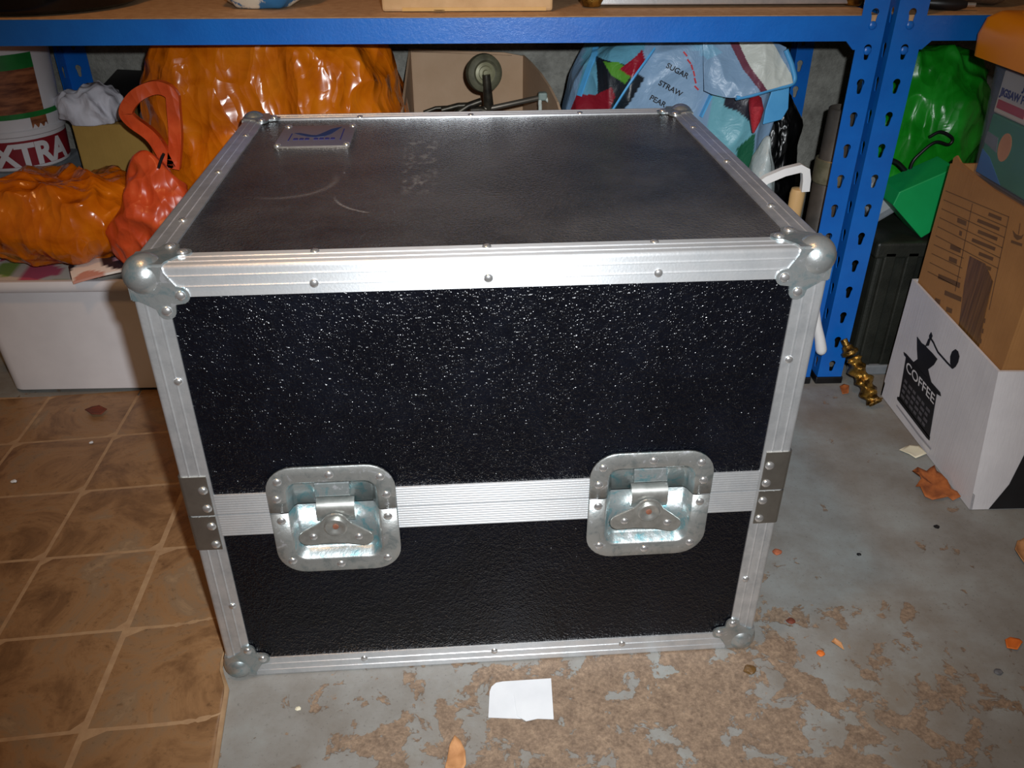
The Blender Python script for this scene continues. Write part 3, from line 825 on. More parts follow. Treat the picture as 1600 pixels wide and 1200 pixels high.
# paint tub on a grey crate
cr = thing('plastic_crate', (-.90, .922, 0), 0, 'grey plastic crate under the paint tub, at the far left', 'crate')
cb = Bm().box(-.10, .10, -.075, .075, 0, .327, .006); cb.build('crate_body', M['greypl'], cr)
Bm().box(-.106, .106, -.081, .081, .312, .342, .004).build('crate_rim', M['greypl'], cr)
TX, TY, TZ = -.873, .922, .343
pt = thing('paint_tub', (TX, TY, TZ), 0, 'white paint tub with a brown fence picture and red EXTRA band', 'paint tub')
def tr(z): return .082 + .012 * z / .21
smooth_by_angle(Bm().lathe([(0, 0), (tr(0) - .004, 0), (tr(0), .003), (tr(.06), .06), (tr(.06) + .003, .062), (tr(.06) + .003, .070), (tr(.068), .072), (tr(.2), .2), (tr(.2) + .004, .2), (tr(.2) + .004, .215), (0, .216)], 48).build('tub', M['whitepl'], pt), 30)
def wrap(name, m, z0, z1, a0, a1, off=.0006, n=30, wave=None):
    b = Bm(); va = []
    for k in range(n + 1):
        a = R_(a0 + (a1 - a0) * k / n); w0, w1 = (wave(k / n) if wave else (0, 0))
        va.append([b.b.verts.new(((tr(z) + off) * math.cos(a), (tr(z) + off) * math.sin(a), z)) for z in (z0 + w0, z1 + w1)])
    for p, q in zip(va, va[1:]): b.b.faces.new((p[0], q[0], q[1], p[1]))
    return b.build(name, m, pt, True)
wrap('picture_label', M['fence'], .100, .178, 200, 337)
wrap('green_label', M['greenlabel'], .174, .199, 200, 337, .0009)
wrap('green_band', M['greenlabel'], .092, .101, 200, 395, .0009)
wrap('red_band', M['maroon'], .008, .054, 200, 395, n=44)
wrap('brush_stroke', M['fence'], .072, .092, 318, 338, .0008, 12, lambda t: (.008 * math.sin(t * 9) ** 2, 0))
tm = text_mesh('EXTRA', .054, .0003, .0022)
tb2 = bmesh.new(); tb2.from_mesh(tm); bmesh.ops.triangulate(tb2, faces=tb2.faces)
for _ in range(2): bmesh.ops.subdivide_edges(tb2, edges=[e for e in tb2.edges if e.calc_length() > .006], cuts=1); bmesh.ops.triangulate(tb2, faces=tb2.faces)
tb2.to_mesh(tm); tb2.free()
w_ = max(v.co.x for v in tm.vertices)
for v in tm.vertices:
    z = .011 + v.co.y * 1.0; a = R_(307) + (v.co.x - w_ * .52) / .088
    r = tr(z) + .0016 + v.co.z; v.co = Vector((r * math.cos(a), r * math.sin(a), z))
link('lettering', tm, M['whitepl'], pt)

# tan carton, tissue and black folder behind the storage box
tcx0, tcx1 = -.752, -.572
tcn = thing('carton', ((tcx0 + tcx1) / 2, .965, 0), 0, 'plain tan carton topped with white tissue paper', 'carton')
Bm().box(-.09, .09, -.075, .075, 0, .415, .003).build('carton_body', M['tan'], tcn)
Bm().box(-.0885, .0885, -.0755, -.0745, .405, .4145).build('carton_flap', M['tan'], tcn)
tag(link('tissue_paper', bag_mesh('tissue_paper', (-.722, .925, .433), (.052, .050, .024), .9, .9, 31, .022, .008, 90, 60, .416, lambda p, d: Vector((p.x, p.y, p.z * (1.25 - 3.0 * abs(p.x + .005)))), 16, 40, (1, 1, 1)), M['tissue']), 'crumpled white tissue paper on the tan carton beside the paint tub', 'tissue paper')
tag(link('tissue_paper', bag_mesh('tissue_paper', (-.602, .925, .424), (.028, .032, .014), .9, .9, 33, .008, .004, 70, 40, .416, None, 20, 50, (1, 1, 1)), M['tissue']), 'small scrap of white tissue on the carton beside the red bag handle', 'tissue paper')
fo_ = thing('folder', (-.640, 1.0, .445), 0, 'flat black folder lying tilted on the tan carton by the wall', 'folder')
f1 = Bm().box(-.085, .085, -.058, .040, 0, .009, .002).build('cover', M['blackpl'], fo_); f1.rotation_euler = (.34, .0, -.25); f1.location = (0, 0, .014)
f2 = Bm().box(-.083, .080, -.055, .038, -.004, 0).build('pages', mat('grey page edges', '6a6864', '77756f', .8), fo_); f2.rotation_euler = (.34, .0, -.25); f2.location = (0, 0, .014)

# ================================================================== CENTRE: OPEN CARTON WITH TROLLEY
oc = thing('carton', (-.02, .885, 0), 0, 'open brown cardboard carton with a wheel sticking out, behind the case', 'carton')
OX0, OX1, OY0, OY1 = -.125, .145, -.145, .165
def wallp(name, pts, thick_dir, m=M['card']):
    """upright card panel from a (horizontal, z) outline"""
    axis, pos, t = thick_dir
    fn = (lambda p, h: Vector((p[0], h, p[1]))) if axis == 'y' else (lambda p, h: Vector((h, p[0], p[1])))
    return Bm().poly_prism(pts, fn, pos, pos + t).build(name, m, oc)
wallp('back_panel', [(OX0, .005), (.098, .005), (.098, .501), (.06, .508), (OX0, .516)], ('y', OY1 - .004, .004))
wallp('left_panel', [(OY0, .005), (OY1, .005), (OY1, .514), (OY0, .44)], ('x', OX0, .004))
wallp('front_panel', [(OX0 + .004, .005), (OX1, .005), (OX1, .40), (OX0 + .004, .40)], ('y', OY0, .004))
RA, RB = Vector((.100, OY1)), Vector((.158, OY0))           # the right side splays outward to the front
Bm().poly_prism([(0, .005), (1, .005), (1, .40), (.97, .43), (.92, .452), (.82, .470), (.65, .484), (.45, .494), (.2, .500), (0, .502)],
                lambda p, h: Vector((RA.x + (RB.x - RA.x) * p[0] + h, RA.y + (RB.y - RA.y) * p[0], p[1])), -.004, 0).build('right_panel', M['card'], oc)
Bm().box(OX0, OX1, OY0, OY1, .001, .005).build('base_panel', M['card'], oc)
# corrugation creases on the back panel: folded flap lying against it
wallp('inner_flap', [(OX0 + .006, .25), (.055, .25), (.075, .503), (OX0 + .006, .511)], ('y', OY1 - .0085, .004))

tl = thing('trolley', (-.02, .885, .006), 0, 'small folded trolley with one dusty wheel, standing in the open carton', 'trolley')
T0 = Vector((-.02, .885, .006))
wc = atY(756, 114, .85) - T0
qm = Matrix.Translation(wc) @ Vector((.35, -1, .12)).to_track_quat('Z', 'Y').to_matrix().to_4x4()
ty = Bm().lathe([(.018, -.012), (.026, -.012), (.031, -.008), (.0325, 0), (.031, .008), (.026, .012), (.022, .0125), (.020, .010), (.018, .009)], 36, qm); tyre = smooth_by_angle(ty.build('wheel', M['tyre'], tl), 40)
smooth_by_angle(Bm().lathe([(0, -.012), (.019, -.012), (.019, .0085), (.013, .0105), (.011, .008), (.006, .009), (.005, .014), (0, .0145)], 28, qm).build('wheel_hub', M['hub'], tyre), 40)
smooth_by_angle(Bm().tube([wc + Vector((.004, -.014, 0)), wc + Vector((.006, -.014, -.03)), wc + Vector((.008, -.006, -.06)), wc + Vector((.008, 0, -.12)), Vector((.03, -.03, .02))], [.007, .008, .009, .009, .009], 12).build('fork', M['darkmetal'], tl), 60)
A_ = atY(772, 168, .84) - T0; B_ = atY(846, 152, .86) - T0
smooth_by_angle(Bm().tube([A_ - Vector((.03, 0, .004)), A_, B_], .0048, 12).build('cross_bar', mat('worn steel bar', '5e5850', '716a60', .4, .6), tl), 60)
for (xa, ya, xb, yb, r) in ((690, 172, 742, 164, .005), (712, 178, 752, 158, .006), (735, 172, 766, 176, .006), (662, 176, 700, 168, .0035)):
    smooth_by_angle(Bm().tube([atY(xa, ya, .835) - T0, atY((xa + xb) / 2, (ya + yb) / 2 - 3, .838) - T0, atY(xb, yb, .84) - T0], r, 10).build('link_rod', M['darkmetal'], tl), 60)
cl_ = Bm().box(B_.x - .006, B_.x + .010, B_.y - .008, B_.y + .008, B_.z - .005, B_.z + .009, .003).build('clamp', mat('grey-green clamp', '70807c', '84948e', .5), tl)
for dx, px2 in ((-.002, 844), (.006, 866)):
    smooth_by_angle(Bm().tube(spline([B_ + Vector((dx, -.004, 0)), atY((849 + px2) / 2 + (4 if px2 > 850 else -3), 163, .855) - T0, atY(px2, 176, .855) - T0, Vector((B_.x + dx, B_.y - .01, .30))], 6), .0035, 8).build('cable', mat('pale rubber cable', 'a9b0aa', 'bcc2bb', .5), tl), 60)

# ================================================================== BLUE PRINTED SHOPPING BAG
def zone(px_list, Y): return [(p.x, p.z) for p in (atY(x, y, Y) for x, y in px_list)]
GY = .745
Z = [  # flat print, painted in the bag's front plane, later zones on top
    (zone([(895, 185), (925, 90), (935, 60), (1015, 60), (985, 130), (960, 185)], GY), '5a94ac'),
    (zone([(934, 190), (936, 96), (975, 100), (1005, 120), (985, 150), (955, 190)], GY), '141c24'),
    (zone([(945, 100), (968, 98), (985, 112), (975, 128), (955, 118)], GY), '4f8a2c'),
    (zone([(968, 108), (1004, 78), (1008, 95), (985, 118)], GY), '8a1428'),
    (zone([(890, 195), (905, 155), (930, 152), (955, 135), (960, 150), (940, 195)], GY), '7c1424'),
    (zone([(1098, 270), (1112, 140), (1165, 165), (1178, 230), (1185, 290), (1150, 290)], GY), '6ba6b4'),
    (zone([(1130, 150), (1170, 150), (1172, 190), (1150, 172), (1130, 165)], GY), '20202c'),
    (zone([(1148, 300), (1150, 230), (1178, 205), (1176, 300)], GY), '1c5a40'),
    (zone([(1150, 60), (1200, 60), (1232, 120), (1232, 134), (1190, 140), (1165, 100)], GY), 'c8ccc4'),
    (zone([(1135, 60), (1150, 60), (1165, 100), (1190, 138), (1180, 140), (1155, 105)], GY), '6a3848'),
    (zone([(1080, 68), (1110, 68), (1125, 80), (1100, 90)], GY), '7aa8c4'),
]
BASE = lin('6f8fae'); BASE2 = lin('86a2be')
def bagcol(co):
    c = None
    for poly, hexc in Z:
        if pin_poly(co.x, co.z, poly): c = lin(hexc)
    if c is None:
        t = noise.noise(Vector((co.x * 7, co.z * 7, 2))) * .5 + .5
        c = tuple(BASE[i] * (1 - t) + BASE2[i] * t for i in range(4))
    return c
gbag = thing('shopping_bag', (.355, .838, 0), 0, 'pale blue printed shopping bag with fruit pictures, slumped under the shelf', 'shopping bag')
G0 = Vector((.355, .838, 0))
def gshape(p, d):
    k = 1 + .04 * math.sin(p.z * 12) - .16 * max(0, -p.z / .27)
    return Vector((p.x * k + .02 * (p.z / .27), p.y * k, p.z))
gm = bag_mesh('bag_body', G0 + Vector((-.048, 0, .287)), (.165, .098, .292), .34, .5, 41, .020, .006, 400, 290, .002, gshape, 8, 22, (1, 1, .5))
for v in gm.vertices:
    if v.co.z > .604: v.co.z = .604
paint(gm, bagcol)
bv_ = BVHTree.FromPolygons([v.co.copy() for v in gm.vertices], [list(p.vertices) for p in gm.polygons])
for v in gm.vertices: v.co -= G0
gbo = link('bag_body', gm, M['bagprint'], gbag)
def onbag(x, y, off=.001):
    d = ray(x, y).normalized()
    h = bv_.ray_cast(CAM, d)
    return (h[0] - d * off) if h[0] is not None else atY(x, y, .75)
def bag_strip(name, pts, w, m, off=.0025):
    q = [onbag(x, y, off) - G0 for x, y in spline2(pts)]
    o = Bm().tube(q, w, flat=(w, .003)).build(name, m, gbag); return smooth_by_angle(o, 60)
def spline2(pts, n=7): return [(v.x, v.y) for v in spline([(x, y, 0) for x, y in pts], n)]
bag_strip('binding', [(905, 150), (918, 112), (928, 86), (931, 74)], .010, M['lightblue'])
bag_strip('binding', [(958, 172), (985, 130), (1010, 95), (1022, 78)], .012, M['lightblue'])
bag_strip('binding', [(1094, 182), (1102, 165), (1110, 148)], .014, M['lightblue'])
def bag_text(txt, x, y, ang, hpx, m, bold=.02):
    me = text_mesh(txt, 1.0, 0, bold); ca, sa = math.cos(ang), math.sin(ang)
    for v in me.vertices:
        u, w = v.co.x * hpx, v.co.y * hpx
        v.co = onbag(x + u * ca + w * sa, y + u * sa - w * ca, .0022) - G0
    link('printed_word', me, m, gbag)
bag_text('SUGAR', 1040, 105, .50, 12, M['ink'])
bag_text('STRAW', 1028, 132, .50, 12, M['ink'])
bag_text('PEAR', 1014, 155, .50, 12, M['ink'])
for (x, y, a) in ((1072, 88, .9), (1078, 100, .9), (1081, 109, 1.3), (1084, 119, 1.35), (1086, 130, 1.3), (1090, 141, .8)):
    me = text_mesh('I', 1.0, 0, .07)
    ca, sa = math.cos(a - 1.57), math.sin(a - 1.57)
    for v in me.vertices:
        u, w = v.co.x * 11, v.co.y * 11; v.co = onbag(x + u * ca + w * sa, y + u * sa - w * ca, .0022) - G0
    link('printed_mark', me, M['red'], gbag)
# loose upper flap hanging forward over the bag
def sheet(name, top, bottom, off, m, rows=60, cols=130, seed=0, colr=None):
    tp, bp = spline(top, 12), spline(bottom, 12); b = bmesh.new(); g = []
    for j in range(rows + 1):
        r_ = []
        for i_ in range(cols + 1):
            u = i_ / cols
            def pick(c):
                f = u * (len(c) - 1); k = min(int(f), len(c) - 2); return c[k].lerp(c[k + 1], f - k)
            q = pick(tp).lerp(pick(bp), j / rows)
            Yd = .742 - off * (j / rows) - .012 * ridge(Vector((q.x / 90, q.y / 160, 0)), 1.0, seed) - .004 * ridge(Vector((q.x / 30, q.y / 50, 0)), 1.0, seed + 3)
            r_.append(b.verts.new(atY(q.x, q.y, Yd)))
        g.append(r_)
    for r0, r1 in zip(g, g[1:]):
        for k in range(cols): b.faces.new((r0[k], r0[k + 1], r1[k + 1], r1[k]))
    me = bpy.data.meshes.new(name); b.to_mesh(me); b.free()
    paint(me, colr or bagcol)
    for v in me.vertices: v.co -= G0
    o = link(name, me, m, gbag, True)
    so = o.modifiers.new('thickness', 'SOLIDIFY'); so.thickness = .0015; so.offset = -1
    return o
sheet('flap', [(1098, 66, 0), (1120, 64, 0), (1150, 63, 0), (1205, 66, 0), (1228, 74, 0)], [(1100, 142, 0), (1118, 149, 0), (1150, 153, 0), (1195, 142, 0), (1239, 130, 0)], .030, M['bagprint'], seed=4)
def hem(name, pts, w, Y0, Y1, m):
    q = spline([(x, y, 0) for x, y in pts], 8); n_ = len(q) - 1
    smooth_by_angle(Bm().tube([atY(p.x, p.y, Y0 + (Y1 - Y0) * k / n_) - G0 for k, p in enumerate(q)], w / 2, 8).build(name, m, gbag), 60)
hem('binding', [(1150, 153), (1175, 148), (1205, 139), (1239, 129), (1238, 105), (1228, 78)], .0085, .700, .722, M['lightblue'])
# red handle and turned-out corner of the bag
smooth_by_angle(Bm().tube([onbag(1180, 158, .012) - G0, atY(1182, 172, .70) - G0, atY(1180, 190, .70) - G0, atY(1177, 207, .70) - G0], [.011, .012, .008, .002], 10).build('handle', mat('red webbing', '9c1c28', 'b02834', .6, 0, 200, bmp=.001, bscale=500), gbag), 60)
def flap(name, px_pts, Y, m, parent, org, th=.004):
    b = Bm(); b.poly_prism([(p.x, p.z) for p in (atY(x, y, Y) for x, y in px_pts)], lambda p, h: Vector((p[0], h, p[1])) - org, Y, Y + th)
    o = b.build(name, m, parent); s_ = o.modifiers.new('bevel', 'BEVEL'); s_.width = .0015; s_.segments = 2
    return o
flap('turned_corner', [(1234, 132), (1232, 170), (1222, 187), (1192, 195), (1196, 172), (1206, 142)], .735, M['lightblue'], gbag, G0)

# grey-white tied bag below the printed one
tag(link('carrier_bag', bag_mesh('carrier_bag', (.470, .700, .217), (.034, .032, .215), .8, .9, 51, .014, .005, 70, 70, .002, lambda p, d: Vector((p.x * (1 - .55 * max(0, p.z) / .215), p.y, p.z)), 13, 32), mat('grey white film', '9aa8ac', 'b4c0c2', .35, 0, 20, bmp=.004, bscale=30)), 'narrow grey-white carrier bag standing below the printed shopping bag', 'carrier bag')

# black bin liner
def pear(p, d):
    t = (p.z + .27) / .54
    k = 1.0 if t < .72 else max(.13, 1 - ((t - .72) / .19) * .87)
    return Vector((p.x * k + .014 * max(0, t - .6) / .4, p.y * k, p.z))
tag(link('bin_liner', bag_mesh('bin_liner', (.553, .958, .275), (.064, .042, .275), .45, .95, 61, .014, .008, 110, 110, .002, pear, 12, 36, (1, 1, .4)), M['bin']), 'shiny black bin liner with a gathered neck, beside the printed shopping bag', 'bin liner')

# tube, hooked handle, hanging strap
tb_ = thing('vacuum_tube', (.602, .735, 0), 0, 'dark grey pipe with a brass band standing behind the blue post', 'pipe')
smooth_by_angle(Bm().lathe([(0, 0), (.029, 0), (.029, .345), (.0265, .348), (.0255, .47), (.023, .472), (.022, .40), (0, .40)], 28).build('pipe', M['tube'], tb_), 40)
smooth_by_angle(Bm().lathe([(.0295, .345), (.0315, .347), (.0315, .385), (.0295, .387)], 28).build('band', M['band'], tb_), 40)
hk = thing('hooked_handle', (.515, .665, 0), 0, 'pale wooden handle with a bent white plastic bracket, standing behind the case', 'handle')
H0 = Vector((.515, .665, 0))
smooth_by_angle(Bm().lathe([(0, 0), (.012, 0), (.0115, .30), (.0125, .348), (.011, .356), (0, .358)], 16, Matrix.Translation((.006, 0, 0))).build('wooden_pole', M['wood'], hk), 40)
pp = [atY(x, y, .655) - H0 for x, y in ((1180, 292), (1197, 280), (1225, 268), (1250, 262), (1258, 266), (1259, 280), (1257, 298))]
smooth_by_angle(Bm().tube(pp, .01, flat=(.012, .013)).build('white_bracket', M['whitestrap'], hk), 50)
cl2 = link('cloth', bag_mesh('cloth', (.462, .615, .15), (.030, .028, .165), .7, .8, 71, .012, .004, 50, 50, .002, None, 14, 34), M['navycloth'])
tag(cl2, 'bundle of navy cloth standing at the rear corner of the case', 'cloth')
sp = thing('hanging_strap', (.562, .612, .07), 0, 'white plastic strap hanging from the blue post beside the case', 'strap')
sq = spline([atY(x, y, .614) - Vector((.562, .612, .07)) for x, y in ((1278, 400), (1274, 450), (1276, 500), (1281, 530), (1284, 553))], 6)
smooth_by_angle(Bm().tube(sq, [.004 + .006 * min(1, i / len(sq) * 1.2) for i in range(len(sq) - 2)] + [.009, .005], 12).build('strap', M['whitestrap'], sp), 60)

# ================================================================== RIGHT SIDE
dc = thing('tool_case', (.815, .825, 0), 0, 'dark olive-black plastic case standing under the right shelf', 'case')
Bm().box(-.135, .135, -.165, .165, 0, .255, .006).build('case_body', M['darkcase'], dc)
for x in (-.125, -.085, -.015, .055): Bm().box(x, x + .022, -.172, -.163, .012, .245, .003).build('rib', M['darkcase'], dc)
Bm().box(-.142, .142, -.172, .172, .232, .262, .005).build('case_lid', M['darkcase'], dc)
Bm().box(-.143, .10, -.176, -.166, .0, .02, .003).build('base_rim', M['greypl'], dc)
gl = thing('green_box', (.72, .70, .27), 0, 'bright green card box lying tilted on the dark case, next to the brown carton', 'box')
gq = [atY(x, y, .668) for x, y in ((1388, 350), (1398, 330), (1486, 292), (1486, 340), (1462, 382), (1432, 400))]
gz = min(p.z for p in gq); gp = [(p.x, p.z - gz + .2645) for p in gq]
go = Bm().poly_prism(gp, lambda p, h: Vector((p[0] - .72, h - .70, p[1] - .27)), .668, .735).build('box_body', M['greencard'], gl)
bv = go.modifiers.new('bevel', 'BEVEL'); bv.width = .0015; bv.segments = 2
gc = Vector((.79, .865, .395))
def gbs(p, d): return Vector((p.x + .10 * p.z, p.y, p.z * (1 - .9 * max(0, p.x))))
tag(link('carrier_bag', bag_mesh('carrier_bag', gc, (.100, .095, .138), .8, .8, 81, .028, .007, 130, 100, .2635, gbs, 10, 28, (1, 1, .6)), M['green']), 'crumpled bright green carrier bag under the right shelf', 'carrier bag')
cbp = [atY(x, y, .735) for x, y in ((1376, 248), (1398, 252), (1412, 264), (1425, 280), (1440, 298))]
cab = Bm().tube(spline(cbp + [Vector((cbp[-1].x + .03, .74, .275))], 6), .0042, 8).build('cable', M['blackpl']); smooth_by_angle(cab, 60)
tag(cab, 'thick black cable draped in front of the green carrier bag', 'cable')
cbp = [atY(x, y, .732) for x, y in ((1452, 214), (1470, 206), (1488, 216), (1482, 226), (1462, 222), (1440, 238), (1424, 258), (1418, 300), (1412, 330))]
cab = Bm().tube(spline(cbp, 6), .0028, 8).build('cable', M['blackpl']); smooth_by_angle(cab, 60)
tag(cab, 'thin looped black cable hanging over the green carrier bag', 'cable')
ad = thing('power_adapter', (.72, .745, .262), 0, 'grey plastic power adapter lying on the dark case beside the green box', 'adapter')
a1 = Bm().box(-.022, .022, -.012, .012, 0, .085, .004).build('adapter_body', M['greypl'], ad); a1.rotation_euler = (-.25, -.55, .1); a1.location = (-.005, 0, .012)
a2 = Bm().box(-.018, .018, -.0135, -.0115, .012, .07, .001).build('adapter_label', mat('pale grey label', '9ca0a4', 'a8acb0', .5), ad); a2.rotation_euler = (-.25, -.55, .1); a2.location = (-.005, 0, .012)

# white coffee carton (open top), its left side faces the camera
CX = .7065
cf = thing('coffee_carton', (.82, .42, 0), 0, 'open white carton printed with a black COFFEE grinder, on the floor at the right', 'carton')
C0 = Vector((.82, .42, 0))
bot = [Vector((CX, .257, .001)), Vector((CX, .578, .001)), Vector((1.00, .60, .001)), Vector((1.00, .257, .001))]
top_ = [Vector((CX - .001, .296, .2150)), Vector((CX, .577, .2290)), Vector((1.00, .60, .228)), Vector((1.00, .285, .216))]
def cpanel(name, a, b_, ta, tb, inward, m=M['whitecard'], bulge=0.0):
    """curved card panel with thickness"""
    b = Bm(); n = 8; rows = []
    for lay in (0, 1):
        g = []
        for j in range(n + 1):
            r_ = []
            for i in range(n + 1):
                u, v = i / n, j / n
                p = (a * (1 - u) + b_ * u) * (1 - v) + (ta * (1 - u) + tb * u) * v
                p = p - inward * (bulge * math.sin(math.pi * u) * math.sin(math.pi * v * .8)) + inward * (.004 * lay)
                r_.append(b.b.verts.new(p - C0))
            g.append(r_)
        rows.append(g)
        for j in range(n):
            for i in range(n): b.b.faces.new((g[j][i], g[j][i + 1], g[j + 1][i + 1], g[j + 1][i]))
    rim = [(0, i) for i in range(n)] + [(j, n) for j in range(n)] + [(n, i) for i in range(n, 0, -1)] + [(j, 0) for j in range(n, 0, -1)]
    for k in range(len(rim)):
        q, w = rim[k], rim[(k + 1) % len(rim)]
        b.b.faces.new((rows[0][q[0]][q[1]], rows[0][w[0]][w[1]], rows[1][w[0]][w[1]], rows[1][q[0]][q[1]]))
    return b.build(name, m, cf)
cpanel('side_panel', bot[0], bot[1], top_[0], top_[1], Vector((1, 0, 0)))
cpanel('back_panel', bot[1], bot[2], top_[1], top_[2], Vector((0, -1, 0)))
cpanel('side_panel', bot[2], bot[3], top_[2], top_[3], Vector((-1, 0, 0)))
cpanel('front_panel', bot[3], bot[0], top_[3], top_[0], Vector((0, 1, 0)))
Bm().poly_prism([(CX + .001, .258), (CX + .001, .577), (.999, .598), (.999, .258)], lambda p, h: Vector((p[0], p[1], h)) - C0, .0005, .0035).build('base_panel', M['whitecard'], cf)
fbk = Bm().poly_prism([(.735, .0), (1.0, .0), (1.0, .155), (.785, .155), (.757, .04)], lambda p, h: Vector((p[0], .257 + (.0285 + .008) * p[1] / .2155 * 1.0 - h, p[1] + .002)) - C0, .0004, .0009)
fbk.build('black_print', M['ink'], cf)
def cprint(name, px_pts, m=M['ink'], t=.0009):
    q = [atX(x, y, CX) for x, y in px_pts]
    Bm().poly_prism([(p.y, p.z) for p in q], lambda p, h: Vector((CX - .0006 - h, p[0], p[1])) - C0, 0, t).build(name, m, cf)
cprint('grinder_body', [(1416.7, 558), (1464.7, 614), (1453, 684), (1406, 622)])
cprint('grinder_top', [(1413, 550), (1417, 553), (1470, 613), (1471, 619), (1466, 616), (1414, 555)])
cprint('grinder_foot', [(1403, 620), (1406, 620), (1454, 683), (1453, 688), (1449, 684), (1403, 624)])
cprint('grinder_funnel', [(1434, 526), (1441, 536), (1447, 540), (1449, 543), (1458, 552), (1465.5, 561), (1460, 570), (1451, 577), (1453, 586), (1456, 597), (1448, 589), (1428, 566), (1435, 561), (1434, 545)])
cprint('crank_knob', [(1453, 524), (1456, 519), (1458, 525), (1456, 530), (1453, 530)])
cprint('crank_post', [(1447, 541), (1452, 529), (1455, 530), (1452, 540)])
cr_ = [(1456, 528), (1460, 534), (1463, 541), (1467, 549), (1474, 557), (1482, 566), (1490, 574)]
cprint('crank_arm', cr_ + [(x - .8, y + 2.4) for x, y in reversed(cr_)])
cprint('coffee_bean', [(1490, 576), (1486, 568), (1486, 557), (1489, 549), (1494, 545.5), (1498, 549), (1500, 557), (1498, 566), (1494, 573)])
me = text_mesh('COFFEE', 1.0, 0, .01); w_ = max(v.co.x for v in me.vertices); h_ = max(v.co.y for v in me.vertices)
P0, P1, P2 = atX(1416.5, 577, CX), atX(1460.5, 632, CX), atX(1418.5, 563, CX)
for v in me.vertices:
    p = P0 + (P1 - P0) * (v.co.x / w_) + (P2 - P0) * (v.co.y / h_)
    v.co = Vector((CX - .0018, p.y, p.z)) - C0
link('lettering', me, mat('white print', 'c8c6c8', 'd0ced0', .6), cf)
E0, E1, E2 = atX(1414, 585, CX), atX(1458, 640, CX), atX(1406, 618, CX)
for r_ in range(4):
    for k in range(6):
        u0 = .06 + k * .155; u1 = u0 + .085 + .035 * ((k + r_) % 2); v0 = .12 + r_ * .23; v1 = v0 + .12
        q = [E0 + (E1 - E0) * u + (E2 - E0) * v for u, v in ((u0, v0), (u1, v0), (u1, v1), (u0, v1))]
        Bm().poly_prism([(p.y, p.z) for p in q], lambda p, h: Vector((CX - .0016 - h, p[0], p[1])) - C0, 0, .0003).build('small_print', mat('grey print', '4a484c', '57555a', .7), cf)
q0 = [(1402, 632), (1440, 682), (1456, 701), (1455.5, 703), (1439, 684), (1402, 634)]
cprint('underline', q0, mat('grey print line', '8a888c', '96949a', .7))

# brown carton standing inside it
BX = .7135
bc = thing('carton', (.85, .445, 0), 0, 'brown carton with a printed table, set inside the white coffee carton', 'carton')
B0 = Vector((.85, .445, 0))
bt = lambda p, h: Vector((p[0], p[1], h)) - B0
outer = [(BX, .302), (BX, .570), (.98, .574), (.98, .302)]
for k in range(4):
    a, c_ = Vector(outer[k]), Vector(outer[(k + 1) % 4]); d = (c_ - a).normalized(); nrm = Vector((d.y, -d.x)) * .004
    zt0 = .425
    if k in (1, 3): a, c_ = a + d * .0042, c_ - d * .0042
    Bm().poly_prism([tuple(a), tuple(c_), tuple(c_ + nrm), tuple(a + nrm)], bt, .004, zt0 if k else .425).build('side_panel', M['card2'], bc)
Bm().poly_prism([(BX + .004, .306), (BX + .004, .566), (.976, .57), (.976, .306)], bt, .004, .008).build('base_panel', M['card2'], bc)
Bm().poly_prism([(BX + .004, .306), (BX + .004, .566), (.976, .57), (.976, .306)], bt, .402, .408).build('inner_flap', M['card2'], bc)
# torn flap edge standing up behind
Bm().poly_prism([(.565, .42), (.40, .42), (.43, .424), (.50, .429), (.545, .434), (.560, .440), (.567, .434)], lambda p, h: Vector((h, p[0], p[1])) - B0, BX + .0005, BX + .0035).build('torn_flap', M['card2'], bc)
def bprint(px_pts, name='printed_line', m=M['brownink'], t=.0005):
    q = [atX(x, y, BX) for x, y in px_pts]
    return Bm().poly_prism([(p.y, p.z) for p in q], lambda p, h: Vector((BX - .0002 - h, p[0], p[1])) - B0, 0, t).build(name, m, bc)
def bline(x0, y0, x1, y1, w=1.0): bprint([(x0, y0 - w / 2), (x1, y1 - w / 2), (x1, y1 + w / 2), (x0, y0 + w / 2)])
def vline(x0, y0, x1, y1, w=1.0): bprint([(x0 - w / 2, y0), (x0 + w / 2, y0), (x1 + w / 2, y1), (x1 - w / 2, y1)])
for k in range(10):
    t = k / 9; xl, yl = 1478 - t * 28, 298 + t * 126; xr, yr = 1577 - t * 30, 339 + t * 145
    if k < 6: bline(xl, yl, xr, yr)
    else: bline(xl, yl, 1506 - (k - 6) * 2.2 + 0, yl + (1506 - xl) * .46)
vline(1577, 338, 1546, 484); vline(1520, 318, 1493, 455)
for k in range(8):
    y = 338 + k * 15.6; x = 1566 - k * 3.3; w = (20, 34, 30, 36, 22, 14, 10, 8)[k]
    q = [(x - w, y - w * .41 + 2), (x, y + 2), (x - 1.4, y + 7), (x - w - 1.4, y - w * .41 + 7)]
    bprint(q, 'printed_text', M['brownink'])
for x, y, w in ((1504, 346, 14), (1502, 364, 4), (1494, 388, 16), (1490, 406, 12), (1484, 438, 34), (1490, 462, 26), (1466, 470, 8), (1484, 484, 9), (1464, 488, 8), (1481, 500, 9), (1538, 500, 5), (1535, 516, 5), (1532, 532, 5)):
    bprint([(x - w / 2, y - w * .21 - 3), (x + w / 2, y + w * .21 - 3), (x + w / 2 - 1, y + w * .21 + 4), (x - w / 2 - 1, y - w * .21 + 4)], 'printed_text', M['brownink'])
tape = bprint([(1516, 400), (1540, 412), (1552, 440), (1545, 470), (1538, 500), (1530, 545), (1522, 570), (1492, 545), (1500, 500), (1508, 440)], 'brown_tape', mat('old brown parcel tape', '543a1c', '7a562e', .35, 0, 12, (1, 30, 1)), .0007)
